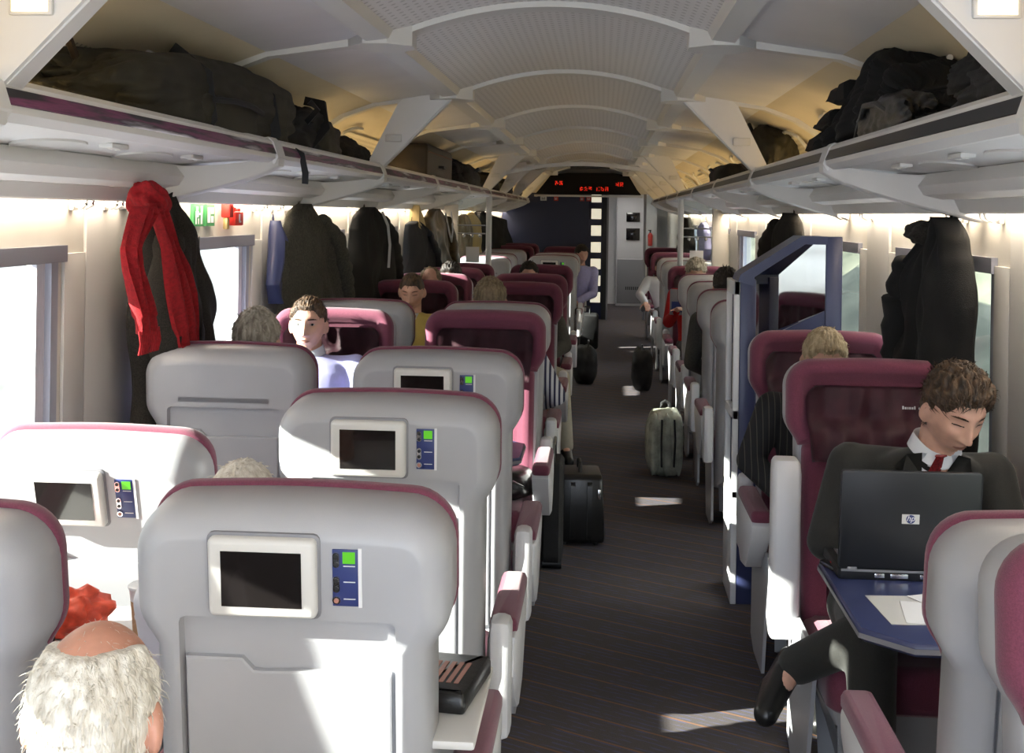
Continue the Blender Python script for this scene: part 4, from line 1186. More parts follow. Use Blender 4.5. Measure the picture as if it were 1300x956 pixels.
# laptop
lt = thing('laptop', 'open black laptop with white logo badge seen from behind', 'laptop', (1.0, 3.32, .745))
bm = B(); puff(bm, rrect(-.178, .178, .0, .262, .012, 3), [(.003, .0), (0, .004), (0, .026), (.003, .029)], f=lambda x, z, y: Vector((x, z, y)))
bs = obj('base', mesh_of(bm, 'lt_base', 'dark_pl'), lt)
bm = B()
for x0, x1 in ((-.085, -.06), (-.045, .0), (.03, .075), (.09, .115)): box(bm, x0, x1, -.003, .001, .007, .018, .001)
obj('port', mesh_of(bm, 'lt_ports', 'chrome'), bs)
bm = B(); box(bm, -.155, .165, .10, .20, .029, .032); obj('keyboard', mesh_of(bm, 'lt_keys', 'mid_pl'), bs)
bm = B(); puff(bm, rrect(-.178, .178, .0, .262, .010, 3), [(.003, -.007), (0, -.005), (0, .005), (.003, .007)])
T_ = Matrix.Translation((0, .004, .030)) @ Matrix.Rotation(R(7), 4, 'X')
xform(bm, T_); ld = obj('lid', mesh_of(bm, 'lt_lid', 'dark_pl'), lt)
bm = B(); box(bm, -.168, .168, .007, .0076, .012, .25); xform(bm, T_); obj('screen', mesh_of(bm, 'lt_screen', 'screen'), ld)
bm = B(); box(bm, -.022, .022, -.0085, -.007, .125, .150); xform(bm, T_); lg = obj('logo_badge', mesh_of(bm, 'lt_badge', 'frame_lt'), ld, label='white badge with round blue logo')
bm = B(); rings = [[(r_ * math.cos(a), y_, .1375 + r_ * math.sin(a)) for a in [2 * PI * q / 24 for q in range(24)]] for r_, y_ in ((.0115, -.0085), (.0115, -.0092))]
loft(bm, rings); xform(bm, T_); obj('logo_disc', mesh_of(bm, 'lt_disc', 'blue_pl'), ld)
fc = bpy.data.curves.new('logo_letters', 'FONT'); fc.body = 'hp'; fc.size = .021; fc.align_x = 'CENTER'; fc.shear = .3; fc.extrude = .0003
fc.materials.append(M['paper'])
ft = bpy.data.objects.new('logo_tmp', fc); COL.objects.link(ft)
bpy.context.view_layer.update()
lm = bpy.data.meshes.new_from_object(ft.evaluated_get(bpy.context.evaluated_depsgraph_get())); bpy.data.objects.remove(ft)
fo = bpy.data.objects.new('logo_letters', lm); COL.objects.link(fo); fo.parent = ld
fo.matrix_local = T_ @ Matrix.Translation((-.0005, -.0096, .1335)) @ Matrix.Rotation(R(90), 4, 'X')
bm = B(); box(bm, -.155, -.13, -.006, .01, .024, .034, .002); box(bm, .12, .145, -.006, .01, .024, .034, .002); box(bm, -.17, .17, -.0035, -.0015, .022, .028)
obj('hinge', mesh_of(bm, 'lt_hinge', 'mid_pl'), lt)
# papers, folder
def sheet(label, c, w_, h_, rot, z, mt='paper', th=.0012, curl=0):
    bm = B(); n_ = 8; rings = []
    for i in range(n_ + 1):
        u = (i / n_ - .5) * w_; zz = curl * (i / n_) ** 3
        rings.append([(u, -h_ / 2, zz), (u, h_ / 2, zz), (u, h_ / 2, zz + th), (u, -h_ / 2, zz + th)])
    loft(bm, rings)
    return tag(obj('paper_sheet', mesh_of(bm, 'sheet', mt), None, (c[0], c[1], z), (0, 0, rot)), label, 'paper', 'papers on the laptop table')
sheet('translucent grey folder under the white papers on the blue table', (1.02, 3.08), .30, .22, R(4), .7455, 'frame_lt')
sheet('white paper lying lower of the two in front of the laptop', (1.03, 3.04), .21, .17, R(-8), .7470)
ps = sheet('white printed paper lying topmost, towards the pale grey seat', (1.12, 3.09), .21, .29, R(25), .7485)
bm = B()
for q in range(3): box(bm, -.05, .03 - .02 * q, .0 + q * .012, .003 + q * .012, .0012, .0016)
obj('printed_lines', mesh_of(bm, 'lines', 'mid_pl'), ps)
bm = B(); box(bm, -.03, .03, -.05, .05, 0, .012, .005)
tag(obj('wallet', mesh_of(bm, 'wallet', 'leather'), None, (.84, 3.42, .7455), (0, 0, .3)), 'small dark wallet on the table corner beside the laptop', 'wallet')
bm = B(); box(bm, -.014, .014, -.008, .008, 0, .007, .003)
tag(obj('memory_stick', mesh_of(bm, 'stick', 'sign_red'), None, (.835, 3.42, .758), (0, 0, .3)), 'tiny red stick on the dark wallet by the laptop', 'memory stick')

# left-hand small table, cup, red bag, booklet
sh = thing('tray_table', 'pale grey tray beside the nearest left window seats with cup and red bag', 'table', (-.88, 2.70, 0))
bm = B(); box(bm, -.30, .24, -.12, .17, .735, .752, .006); obj('table_top', mesh_of(bm, 'tray_top', 'frame_lt'), sh)
bm = B(); box(bm, -.26, -.22, .10, .155, .50, .735, .004); box(bm, .16, .20, .10, .155, .50, .735, .004); box(bm, -.26, .20, .14, .18, .48, .56, .004); obj('support', mesh_of(bm, 'tray_arm', 'mid_pl'), sh)
cp_ = thing('coffee_cup', 'paper coffee cup with white rim and brown sleeve on the tray', 'cup', (-.77, 2.66, .753))
bm = B(); loft(bm, [[(r_ * math.cos(a), r_ * math.sin(a), z_) for a in [2 * PI * q / 24 for q in range(24)]] for r_, z_ in ((.026, 0), (.027, .002), (.036, .105), (.038, .108), (.038, .112), (.034, .112), (.033, .10))]); obj('body', mesh_of(bm, 'cup', 'cup_brown'), cp_)
bm = B(); loft(bm, [[(r_ * math.cos(a), r_ * math.sin(a), z_) for a in [2 * PI * q / 24 for q in range(24)]] for r_, z_ in ((.0345, .083), (.0375, .107), (.0395, .109), (.0395, .114), (.036, .116))], False, True); obj('rim', mesh_of(bm, 'cup_rim', 'white_pl'), cp_)
bm = B()
loft(bm, [[(.014 * math.cos(a), -.0335 - o_, .055 + .014 * math.sin(a)) for a in [2 * PI * q / 16 for q in range(16)]] for o_ in (-.01, .001)]); obj('badge', mesh_of(bm, 'cup_badge', 'paper'), cp_, label='white round badge')
bm = B()
loft(bm, [[(.006 * math.cos(a), -.0335 - o_, .055 + .006 * math.sin(a)) for a in [2 * PI * q / 16 for q in range(16)]] for o_ in (-.01, .0018)]); obj('badge_dot', mesh_of(bm, 'cup_dot', 'sign_red'), cp_)
bm = B(); random.seed(2)
bmesh.ops.create_icosphere(bm, subdivisions=4, radius=1)
for v in bm.verts:
    n_ = mnoise.noise(v.co * 2.2) * .45 + abs(mnoise.noise(v.co * 5)) * .3
    v.co = Vector((v.co.x * .085, v.co.y * .055, max(-.038, v.co.z * .05))) * (1 + n_)
    v.co.z = max(-.045, v.co.z)
tag(obj('plastic_bag', mesh_of(bm, 'redbag', 'pink_bag', 80), None, (-.95, 2.66, .80)), 'crumpled bright red plastic bag on the tray', 'plastic bag')
# tray with dark booklet by the aisle
tb = thing('tray_table', 'small grey tray beside the aisle armrest holding a dark booklet', 'table', (-.085, 2.42, 0))
bm = B(); box(bm, -.10, .075, -.22, .16, .735, .752, .006); obj('table_top', mesh_of(bm, 'tray_top2', 'frame_lt'), tb)
bm = B(); box(bm, -.09, -.05, .0, .12, .45, .735, .004); obj('support', mesh_of(bm, 'tray_arm2', 'mid_pl'), tb)
bk = thing('booklet', 'dark padded booklet with faded red lettering on the aisle tray', 'booklet', (-.10, 2.42, .753), R(-8))
bm = B(); puff(bm, rrect(-.06, .075, -.10, .12, .01, 3), [(.004, 0), (0, .006), (0, .028), (.006, .036), (.02, .039)], f=lambda x, z, y: Vector((x, z, y))); obj('cover', mesh_of(bm, 'booklet', 'leather'), bk)
bm = B()
for q in range(6): box(bm, -.035 + q * .015, -.026 + q * .015, -.05, .06, .0385, .0400)
obj('lettering', mesh_of(bm, 'booklet_txt', 'lips'), bk)

# ------------------------------------------------------------------ coats on the walls
def coat(label, rows, mt, side, th=.09, seed=0, name='coat', cat='coat', group='coats hanging on the walls', hook=None, sleeve=None, X=None, folds=1.0):
    """rows: (photo height, near edge, far edge) read on the wall; each becomes a real width along the wall"""
    random.seed(seed); ph = [random.uniform(0, 6.28) for _ in range(6)]
    Xw = X or side * (1.405 - th * .55)
    rr = []
    for py, a, b_ in rows:
        pa, pb = on_wall(a, py, Xw), on_wall(b_, py, Xw)
        rr.append(((pa.z + pb.z) / 2, pa.y, pb.y))
    rr.sort(); m9 = (rr[-1][1] + rr[-1][2]) / 2; rr.append((rr[-1][0] + .022, m9 - .015, m9 + .015)); z0, z1 = rr[0][0], rr[-1][0]
    yc = sum(r[1] + r[2] for r in rr) / 2 / len(rr)
    N, K = 64, 40; rings = []
    for i in range(N + 1):
        z = z0 + (z1 - z0) * i / N; ya, yb = interp(rr, z); v = i / N; ring = []
        hw = (yb - ya) / 2; m_ = (ya + yb) / 2
        tz = th * (.55 + .45 * math.sin(min(1, (1 - v) * 3.2) * PI / 2))
        for k in range(2 * K):
            kk = k if k < K else 2 * K - 1 - k
            u = (kk / (K - 1) - .5) * 2
            e = (1 - abs(u) ** 3.2) ** .5 if abs(u) < 1 else 0
            w_ = .5 + .5 * math.sin(u * (5.5 + 2 * math.sin(ph[0])) + ph[1] + 1.3 * math.sin(z * 3.1 + ph[2]) + .8 * mnoise.noise(Vector((u * 2, z * 4, ph[3]))))
            w2 = mnoise.noise(Vector((u * 3.5, z * 6.5, ph[4]))) + .5 * mnoise.noise(Vector((u * 9, z * 5, ph[5])))
            fo = folds * (1 - .45 * v)
            d = tz * e * (1 - .45 * fo * w_ + .28 * w2)
            x = -side * d * (1 if k < K else -.32)
            ring.append(Vector((x, m_ + u * hw * (1 + .05 * math.sin(z * 17 + ph[2])) - yc, z - z1)))
        rings.append(ring)
    t_ = thing(name, label, cat, (Xw, yc, z1), 0, group)
    bm = B(); loft(bm, rings); bmesh.ops.remove_doubles(bm, verts=bm.verts[:], dist=1e-5)
    bod = obj('body', mesh_of(bm, 'coat_body', mt, 70), t_)
    yt = (rr[-1][1] + rr[-1][2]) / 2 - yc
    bm = B(); tube(bm, [(0, yt, .03), (0, yt + .012, .012), (0, yt, -.012), (0, yt - .012, .012), (0, yt, .03)], .003, 6)
    obj('hanging_loop', mesh_of(bm, 'coat_loop', mt), t_)
    if sleeve:
        bm = B(); pts = []; rad = []
        for py, px_, r_ in sleeve:
            p_ = on_wall(px_, py, Xw); pts.append((-side * th * .75, p_.y - yc, p_.z - z1)); rad.append(r_)
        pp, r2 = [], []
        for q in range(len(pts) - 1):
            for f in range(6):
                pp.append(Vector(pts[q]).lerp(Vector(pts[q + 1]), f / 6)); r2.append(rad[q] + (rad[q + 1] - rad[q]) * f / 6 * (1) + .006 * math.sin(f * 2.1 + q))
        pp.append(Vector(pts[-1])); r2.append(rad[-1])
        tube(bm, pp, r2, 14); obj('sleeve', mesh_of(bm, 'coat_sleeve', mt, 70), t_)
    return t_
c1 = coat('dark tweed coat hanging under a red scarf at the left wall', [(252, 186, 204), (268, 176, 216), (290, 170, 226), (330, 167, 236), (400, 166, 246), (480, 168, 250), (560, 172, 244), (640, 180, 236)], 'coat_tweed', -1, .13, 1, sleeve=[(300, 178, .05), (380, 172, .06), (470, 174, .055), (520, 178, .045)])
sc = thing('scarf', 'red fringed scarf draped over the tweed coat', 'scarf', tuple(on_wall(190, 262, -1.22)))
SO = on_wall(190, 262, -1.22)
def tail(rows, nm, seed, X=-1.17):
    bm = B(); rings = []; R_ = []
    for py, a, b_ in rows: R_.append((-py, on_wall(a, py, X).y, on_wall(b_, py, X).y, on_wall((a + b_) / 2, py, X).z))
    R_.sort(); n_ = 36
    for i in range(n_ + 1):
        py = R_[0][0] + (R_[-1][0] - R_[0][0]) * i / n_; ya, yb, z = interp(R_, py); ring = []
        for side_ in (0, 1):
            for k in (range(17) if side_ == 0 else range(16, -1, -1)):
                u = k / 16; x = X - SO.x + .016 * math.cos(u * 15 + seed + i * .10) * (1 if i > 4 else .6) - (.014 if side_ else 0)
                ring.append(Vector((x, ya + (yb - ya) * u - SO.y, z - SO.z)))
        rings.append(ring)
    loft(bm, rings); o_ = obj(nm, mesh_of(bm, 'scarf_tail', 'scarf', 75), sc)
    bm = B(); ya, yb, z = R_[0][1:]
    for k in range(11):
        y = ya + (yb - ya) * k / 10 - SO.y; x = X - SO.x
        tube(bm, [(x, y, z - SO.z + .01), (x + .004, y + .004, z - SO.z - .03), (x, y + .01 * math.sin(k), z - SO.z - .062)], .0045, 5)
    obj('fringe', mesh_of(bm, 'scarf_fringe', 'scarf'), o_)
tail([(262, 178, 200), (290, 171, 188), (315, 164, 178), (345, 166, 182), (380, 172, 194), (410, 177, 200), (422, 177, 201)], 'tail', 0)
tail([(258, 190, 208), (280, 199, 214), (310, 210, 222), (340, 216, 236), (375, 222, 246), (410, 228, 251), (440, 232, 254)], 'tail', 2)
bm = B(); bmesh.ops.create_icosphere(bm, subdivisions=5, radius=1)
for v in bm.verts:
    q = v.co.copy(); n_ = mnoise.noise(q * 1.6 + Vector((2, 0, 0))) * .25 + .10 * math.sin(q.y * 9 + q.z * 5)
    v.co = Vector((q.x * .06, q.y * .085, q.z * .06 + .03 * (q.y < 0) * -q.y)) * (1 + n_) + Vector((.0, .0, .01))
obj('loop', mesh_of(bm, 'scarf_loop', 'scarf', 75), sc)
coat('grey-brown coat hanging on the left wall behind the young man', [(264, 372, 386), (270, 364, 392), (288, 358, 402), (310, 354, 420), (340, 352, 431), (380, 350, 440), (420, 350, 442), (460, 352, 438)], 'coat_grey', -1, .12, 4, sleeve=[(278, 388, .03), (305, 404, .06), (340, 412, .065), (375, 418, .06)])
cz = coat('black leather-look coat with a light zip on the left wall', [(267, 456, 468), (274, 449, 474), (290, 443, 482), (320, 440, 490), (350, 438, 496), (385, 436, 501), (420, 438, 500)], 'coat_black', -1, .12, 7, sleeve=[(278, 470, .03), (300, 478, .06), (330, 484, .06), (350, 487, .055)])
bm = B(); sweep(bm, [(.10, -.03, -.03), (.125, .05, -.12), (.135, .08, -.25), (.13, .07, -.40)], .008, .005, up=(0, 1, 0)); obj('zip', mesh_of(bm, 'zip', 'frame_lt', 60), cz, label='light zip')
cy = coat('navy coat with a yellow lining showing at its collar, left wall', [(284, 515, 530), (292, 514, 538), (310, 512, 544), (340, 509, 547), (372, 506, 549), (400, 506, 550)], 'coat_navy', -1, .11, 9, sleeve=[(296, 532, .03), (320, 539, .06), (350, 542, .06)])
bm = B(); prism(bm, [(-.22, .13), (.08, .01), (.30, -.12), (.2, -.15), (-.22, -.06)], 'x', -.02, .06); obj('lining', mesh_of(bm, 'lining', 'lining', 60), cy, label='yellow lining')
cb_ = coat('shiny brown coat with white zip edge, lit by the sun, before the beige panel', [(268, 543, 556), (276, 538, 561), (292, 539, 562), (310, 544, 560), (330, 546, 566), (355, 548, 572), (385, 548, 577)], 'coat_brown', -1, .12, 12, sleeve=[(278, 556, .04), (310, 560, .07), (345, 566, .07)])
bm = B(); sweep(bm, [(.10, -.18, -.04), (.13, -.10, -.22), (.14, .0, -.30), (.14, .08, -.20), (.12, .10, -.02)], .012, .006, up=(1, 0, 0)); obj('zip', mesh_of(bm, 'zip2', 'paper', 60), cb_, label='pale zip edge')
coat('dark brown coat behind the left glass screen', [(274, 580, 590), (290, 578, 594), (320, 577, 595), (350, 577, 595)], 'coat_brown', -1, .10, 22)
coat('yellow-lined jacket among dark coats behind the left glass screen', [(272, 591, 600), (282, 590, 605), (300, 591, 606), (330, 592, 606)], 'lining', -1, .10, 24)
coat('black coat filling the wall just past the left pole', [(270, 602, 612), (280, 604, 640), (300, 606, 644), (340, 607, 648), (370, 607, 648)], 'coat_black', -1, .14, 23)
cr = coat('long black coat hanging at the right window pillar', [(284, 1200, 1216), (292, 1192, 1222), (302, 1194, 1226), (318, 1186, 1228), (330, 1177, 1233), (360, 1172, 1236), (400, 1166, 1236), (460, 1160, 1236), (540, 1156, 1236), (620, 1156, 1234)], 'coat_black', 1, .13, 31, sleeve=[(330, 1188, .04), (380, 1182, .065), (450, 1178, .06), (500, 1176, .05)])
bm = B(); bmesh.ops.create_icosphere(bm, subdivisions=4, radius=1)
for v in bm.verts: v.co = Vector((v.co.x * .06, v.co.y * .10 * (1 + .3 * v.co.z), v.co.z * .04)) * (1 + .25 * mnoise.noise(v.co * 2.5))
obj('hood', mesh_of(bm, 'hood', 'coat_brown' if 0 else 'coat_tweed', 70), cr, (-.06, .05, -.055))
coat('short dark jacket on the right wall above the blue partition', [(275, 1004, 1012), (282, 998, 1016), (300, 990, 1019), (325, 982, 1020), (360, 978, 1021)], 'coat_tweed', 1, .12, 33, sleeve=[(285, 1004, .04), (310, 996, .07), (335, 992, .065)])
coat('narrow dark coat beyond the right glass screen', [(278, 872, 877), (290, 868, 881), (310, 867, 882), (335, 867, 882)], 'coat_black', 1, .12, 35)
coat('pale blue garment bag beside the dark coat beyond the right screen', [(285, 893, 898), (295, 891, 901), (315, 892, 903), (330, 896, 900)], 'shirt_lilac', 1, .08, 36, name='garment_bag', cat='bag')
coat('blue patterned bag hanging beside the grey-brown coat', [(286, 345, 348), (300, 344, 352), (330, 342, 358), (360, 340, 356), (385, 344, 350)], 'blue', -1, .07, 37, name='shopping_bag', cat='bag')
# wall hooks in pairs
for s, ys in ((-1, (3.74, 3.98, 4.30, 5.75, 6.05, 7.95, 8.2, 9.9, 10.2)), (1, (3.94, 4.32, 5.75, 6.35, 7.72, 7.95))):
    for i, y in enumerate(ys):
        h = thing('coat_hook', 'small white double coat hook under the rack on the %s wall' % ('left' if s < 0 else 'right'), 'hook', (s * 1.408, y, 1.70), 0, 'coat hooks on the %s wall' % ('left' if s < 0 else 'right'))
        bm = B(); box(bm, -.006, .010, -.02, .02, -.03, .06, .004) if s > 0 else box(bm, -.010, .006, -.02, .02, -.03, .06, .004)
        obj('plate', mesh_of(bm, 'hook_plate', 'hook'), h)
        for e in (-1, 1):
            bm = B(); tube(bm, [(0, e * .012, -.01), (-s * .03, e * .02, -.022), (-s * .048, e * .024, -.012), (-s * .052, e * .025, .008)], [.006, .006, .006, .007], 8)
            obj('prong', mesh_of(bm, 'hook_prong', 'hook'), h)
# signs and emergency items on the left wall
xw = -1.4075
def wsign(label, y0, y1, z0, z1, mt, marks, mmat):
    sg = thing('sign', label, 'sign', (xw, (y0 + y1) / 2, (z0 + z1) / 2))
    hy, hz = (y1 - y0) / 2, (z1 - z0) / 2
    bm = B(); box(bm, -.012, .002, -hy, hy, -hz, hz); obj('plate', mesh_of(bm, 'ws', mt), sg)
    bm = B()
    for a, b_, c, d in marks: box(bm, .002, .003, a * hy, b_ * hy, c * hz, d * hz)
    obj('pictogram', mesh_of(bm, 'wm', mmat), sg)
    return sg
man = [(-.5, -.1, .4, .75), (-.6, .0, -.2, .35), (-.6, -.4, -.8, -.2), (-.1, .1, -.8, -.3), (.0, .35, .0, .2), (.45, .8, -.8, .8)]
wsign('green emergency exit sign with running figure, nearer one on the left wall', 4.86, 4.98, 1.61, 1.70, 'sign_green', man, 'paper')
wsign('green and white pictogram sign, second one on the left wall', 5.02, 5.13, 1.61, 1.70, 'sign_green', [(-.7, -.1, -.7, .7), (.1, .7, -.7, -.1), (.1, .35, .1, .7), (.5, .7, .1, .7)], 'paper')
wsign('small red wall sign with pale characters between two coats on the left', 6.55, 6.72, 1.60, 1.68, 'paper', [(-.7, -.5, -.7, .7), (-.5, -.2, -.2, .2), (-.1, .1, -.7, .7), (.2, .8, .4, .7), (.2, .4, -.7, .7), (.2, .8, -.7, -.4)], 'sign_red')
hm_ = thing('emergency_hammer', 'red emergency hammer clipped on the left wall above the window', 'hammer', (-1.40, 5.24, 1.655))
bm = B(); box(bm, -.006, .035, -.028, .028, -.01, .055, .006); obj('handle_holder', mesh_of(bm, 'hammer', 'sign_red'), hm_)
bm = B(); box(bm, .0, .02, -.016, .016, -.060, -.01, .004); obj('hammer_head', mesh_of(bm, 'hammer2', 'gold'), hm_)
bx_ = thing('emergency_handle_box', 'red emergency brake box with white mark on the left wall', 'emergency box', (-1.40, 5.37, 1.645))
bm = B(); box(bm, -.006, .03, -.06, .06, -.035, .025, .005); box(bm, -.006, .02, -.05, -.02, .025, .045, .003); box(bm, -.006, .02, .01, .05, .025, .04, .003); obj('box', mesh_of(bm, 'ebox', 'sign_red'), bx_)
bm = B(); box(bm, .03, .032, -.012, .004, -.02, .015); box(bm, .03, .032, -.012, .018, -.022, -.014); obj('mark', mesh_of(bm, 'eboxm', 'paper'), bx_)
ns = thing('seat_number_sign', 'dark projecting sign with white 10 and red dot beside the scarf', 'sign', (-1.385, 4.72, 1.50))
bm = B(); box(bm, -.02, .05, -.004, .004, -.075, .075, .002); obj('plate', mesh_of(bm, 'nsp', 'dark_pl'), ns)
bm = B(); box(bm, -.008, -.002, -.006, -.004, -.02, .055)
for a in range(12):
    an = 2 * PI * a / 12; box(bm, .022 + .014 * math.cos(an) - .003, .022 + .014 * math.cos(an) + .003, -.006, -.004, .018 + .034 * math.sin(an) - .004, .018 + .034 * math.sin(an) + .004)
obj('digits', mesh_of(bm, 'nsd', 'paper'), ns)
bm = B(); box(bm, .016, .028, -.0062, -.004, .006, .03); obj('red_dot', mesh_of(bm, 'nsr', 'sign_red'), ns)

# ------------------------------------------------------------------ luggage
def lump(c, r, seed, amp=.18, sq=2.6, sub=5, nsc=1.8, cut=None):
    """soft bag: superellipsoid with creases"""
    bm = B(); bmesh.ops.create_icosphere(bm, subdivisions=sub, radius=1); o_ = Vector((seed * 3.1, seed * 1.7, seed))
    for v in bm.verts:
        d = v.co.normalized()
        k = (abs(d.x) ** sq + abs(d.y) ** sq + abs(d.z) ** sq) ** (-1 / sq)
        n_ = mnoise.noise(d * nsc + o_) * amp + (abs(mnoise.noise(d * nsc * 2.6 + o_)) - .2) * amp * .7 + mnoise.noise(d * 9 + o_) * amp * .15
        p = d * k * (1 + n_)
        v.co = Vector((p.x * r[0], p.y * r[1], p.z * r[2])) + Vector(c)
        if cut is not None and v.co.z < cut: v.co.z = cut - .0 + (v.co.z - cut) * .02
    return bm
def shelf_z(x): return 1.906 - (abs(x) - 1.04) / .365 * .045
ZS = 1.875
g1 = thing('holdall', 'big dark olive holdall lying along the left luggage rack', 'bag', (-1.20, 4.15, ZS))
bm = lump((0, 0, .145), (.185, .98, .150), 3, .13, 3.2, 6, 1.6, cut=.008)
for v in bm.verts: v.co.z *= .96 + .14 * v.co.y / .98 + .07 * math.cos(v.co.y * 1.8)
me = mesh_of(bm, 'holdall', 'bag_green', 70); obj('body', me, g1)
bm = B(); sweep(bm, [(.15, -.35, .02), (.195, -.34, .08), (.175, -.33, .22), (.06, -.32, .305)], .018, .005, up=(0, 1, 0)); obj('strap', mesh_of(bm, 'hs1', 'bag_black', 70), g1)
bm = B(); sweep(bm, [(.16, .40, .02), (.20, .41, .08), (.175, .42, .22), (.06, .42, .305)], .018, .005, up=(0, 1, 0)); obj('strap', mesh_of(bm, 'hs2', 'bag_black', 70), g1)
bm = lump((.155, -.1, .10), (.05, .30, .07), 8, .12, 4, 4); obj('side_pocket', mesh_of(bm, 'hp', 'bag_green', 70), g1)
bm = B(); tube(bm, [(.21, -.36, .14), (.225, -.2, .15), (.225, 0, .15), (.21, .18, .14)], .010, 8); obj('carry_handle', mesh_of(bm, 'hh', 'bag_black'), g1)
bm = B(); tube(bm, [(.02, -.95, .20), (.03, -1.02, .24), (.04, -1.00, .28)], .012, 6); obj('pull_tab', mesh_of(bm, 'hpt', 'bag_brown'), g1)
bm = B(); sweep(bm, [(.17, .62, .06), (.235, .66, .02), (.245, .68, -.05), (.24, .70, -.09)], .012, .004, up=(0, 1, 0)); obj('hanging_strap', mesh_of(bm, 'hhs', 'bag_black', 70), g1)
g2 = thing('rucksack', 'dark rucksack with folds beside the olive holdall on the left rack', 'bag', (-1.20, 5.62, ZS))
obj('body', mesh_of(lump((0, 0, .125), (.17, .46, .140), 5, .2, 2.8, 5, 2.2, cut=.008), 'ruck', 'bag_black', 70), g2)
obj('pocket', mesh_of(lump((.13, -.05, .11), (.06, .17, .09), 9, .2, 3, 4), 'ruck2', 'bag_green', 70), g2)
bm = B(); sweep(bm, [(.12, -.30, .05), (.19, -.2, .16), (.14, -.05, .28), (.05, .0, .30)], .02, .006, up=(0, 1, 0)); obj('shoulder_strap', mesh_of(bm, 'rs', 'bag_black', 70), g2)
bm = B(); sweep(bm, [(.14, -.34, .18), (.20, -.40, .23), (.17, -.42, .26)], .012, .004, up=(0, 1, 0)); obj('buckle', mesh_of(bm, 'rb', 'dark_pl', 70), g2)
g3 = thing('rolled_bag', 'small round black bag at the end of the left near luggage', 'bag', (-1.19, 6.55, ZS))
obj('body', mesh_of(lump((0, 0, .09), (.14, .30, .10), 6, .16, 2.2, 5, 2.4, cut=.006), 'roll', 'coat_black', 70), g3)
obj('end_flap', mesh_of(lump((.02, .29, .085), (.11, .10, .08), 12, .2, 2.2, 4), 'roll2', 'coat_black', 70), g3)
g4 = thing('suitcase', 'dark brown soft suitcase beyond the first left strut', 'suitcase', (-1.21, 9.65, ZS))
bm = B(); puff(bm, rrect(-.75, .75, .006, .30, .05, 4), [(.03, -.16), (.008, -.155), (0, -.14), (0, .14), (.008, .155), (.03, .16)], f=lambda x, z, y: Vector((y, x, z)))
obj('body', mesh_of(bm, 'case', 'bag_brown', 50), g4)
for z in (.06, .24):
    bm = B(); tube(bm, [(.163, -.70, z), (.163, .70, z)], .004, 6); obj('piping', mesh_of(bm, 'case_pipe', 'bag_trim'), g4)
bm = B(); tube(bm, [(.15, -.12, .15), (.19, -.10, .15), (.19, .10, .15), (.15, .12, .15)], .010, 8); obj('handle', mesh_of(bm, 'case_h', 'dark_pl'), g4)
g5 = thing('soft_bag', 'shapeless black bag leaning on the brown suitcase end', 'bag', (-1.2, 11.25, ZS)); obj('body', mesh_of(lump((0, 0, .13), (.16, .62, .15), 15, .22, 2.4, 5, 2.4, cut=.006), 'sb', 'coat_black', 70), g5)
obj('flap', mesh_of(lump((.12, .1, .12), (.07, .2, .08), 16, .2, 2.6, 4), 'sbf', 'coat_black', 70), g5)
for i, (y_, nm, lab) in enumerate(((12.0, 'travel_bag', 'dark bag on the left rack past the third strut'), (14.4, 'travel_bag', 'dark bag on the left rack near the far display'), (16.8, 'travel_bag', 'farthest dark bag on the left rack'))):
    g = thing(nm, lab, 'bag', (-1.2, y_ + .4, ZS), 0, 'far bags on the left rack'); obj('body', mesh_of(lump((0, 0, .13), (.16, .5, .145), 18 + i, .15, 3, 4, 2, cut=.006), 'tb', 'bag_black', 70), g)
    bm = B(); tube(bm, [(.12, -.12, .2), (.17, -.06, .24), (.17, .06, .24), (.12, .12, .2)], .012, 6); obj('handle', mesh_of(bm, 'tbh', 'dark_pl'), g)
# right rack
g6 = thing('folded_coat', 'heap of folded black coats with pointed corners on the right rack', 'coat', (1.21, 4.40, ZS))
bm = lump((0, 0, .13), (.175, 1.0, .135), 21, .22, 2.1, 6, 2.0, cut=.006)
for v in bm.verts:
    v.co.z *= .40 + 1.05 * math.exp(-((v.co.y + .15) / .55) ** 2) + .15 * math.sin(v.co.y * 24 + v.co.z * 30) * .5
    v.co.x += .02 * math.sin(v.co.y * 30 + v.co.z * 25)
obj('body', mesh_of(bm, 'fc', 'coat_black', 60), g6)
for q, (y_, z_, a) in enumerate(((.95, .045, .0), (.78, .11, .2), (.58, .18, .3), (.30, .26, .4))):
    bm = B(); n_ = 8
    pl = [(-.16, -.02), (.08, -.040), (.25, -.035), (.12, .015), (-.14, .05)]
    pl = [(y_ + math.cos(a * .5) * u - math.sin(a * .5) * v_, z_ + math.sin(a * .5) * u * .5 + v_) for u, v_ in pl]
    puff(bm, [(y, z) for y, z in pl], [(.01, -.16), (0, -.14), (0, .10), (.012, .13)], f=lambda x, z, y: Vector((y, x, z))); bmesh.ops.subdivide_edges(bm, edges=bm.edges[:], cuts=2, use_grid_fill=True)
    for v in bm.verts: v.co += Vector((0, .02, .02)) * mnoise.noise(v.co * 12)
    obj('corner', mesh_of(bm, 'fcc', 'coat_black', 60), g6)
g7 = thing('leather_bag', 'black leather shoulder bag in front of the folded coats', 'bag', (1.10, 3.95, ZS))
obj('body', mesh_of(lump((0, 0, .08), (.085, .36, .10), 27, .2, 2.8, 5, 2.0, cut=.0), 'lb', 'leather', 70), g7)
bm = B(); tube(bm, [(-.06, -.25, .10), (-.085, -.1, .15), (-.08, .1, .16), (-.06, .3, .10), (-.05, .42, .03)], .010, 8); obj('strap', mesh_of(bm, 'lbs', 'leather'), g7)
g8 = thing('jacket_bundle', 'dark jacket bundle at the right end of the near right luggage', 'coat', (1.22, 2.85, ZS))
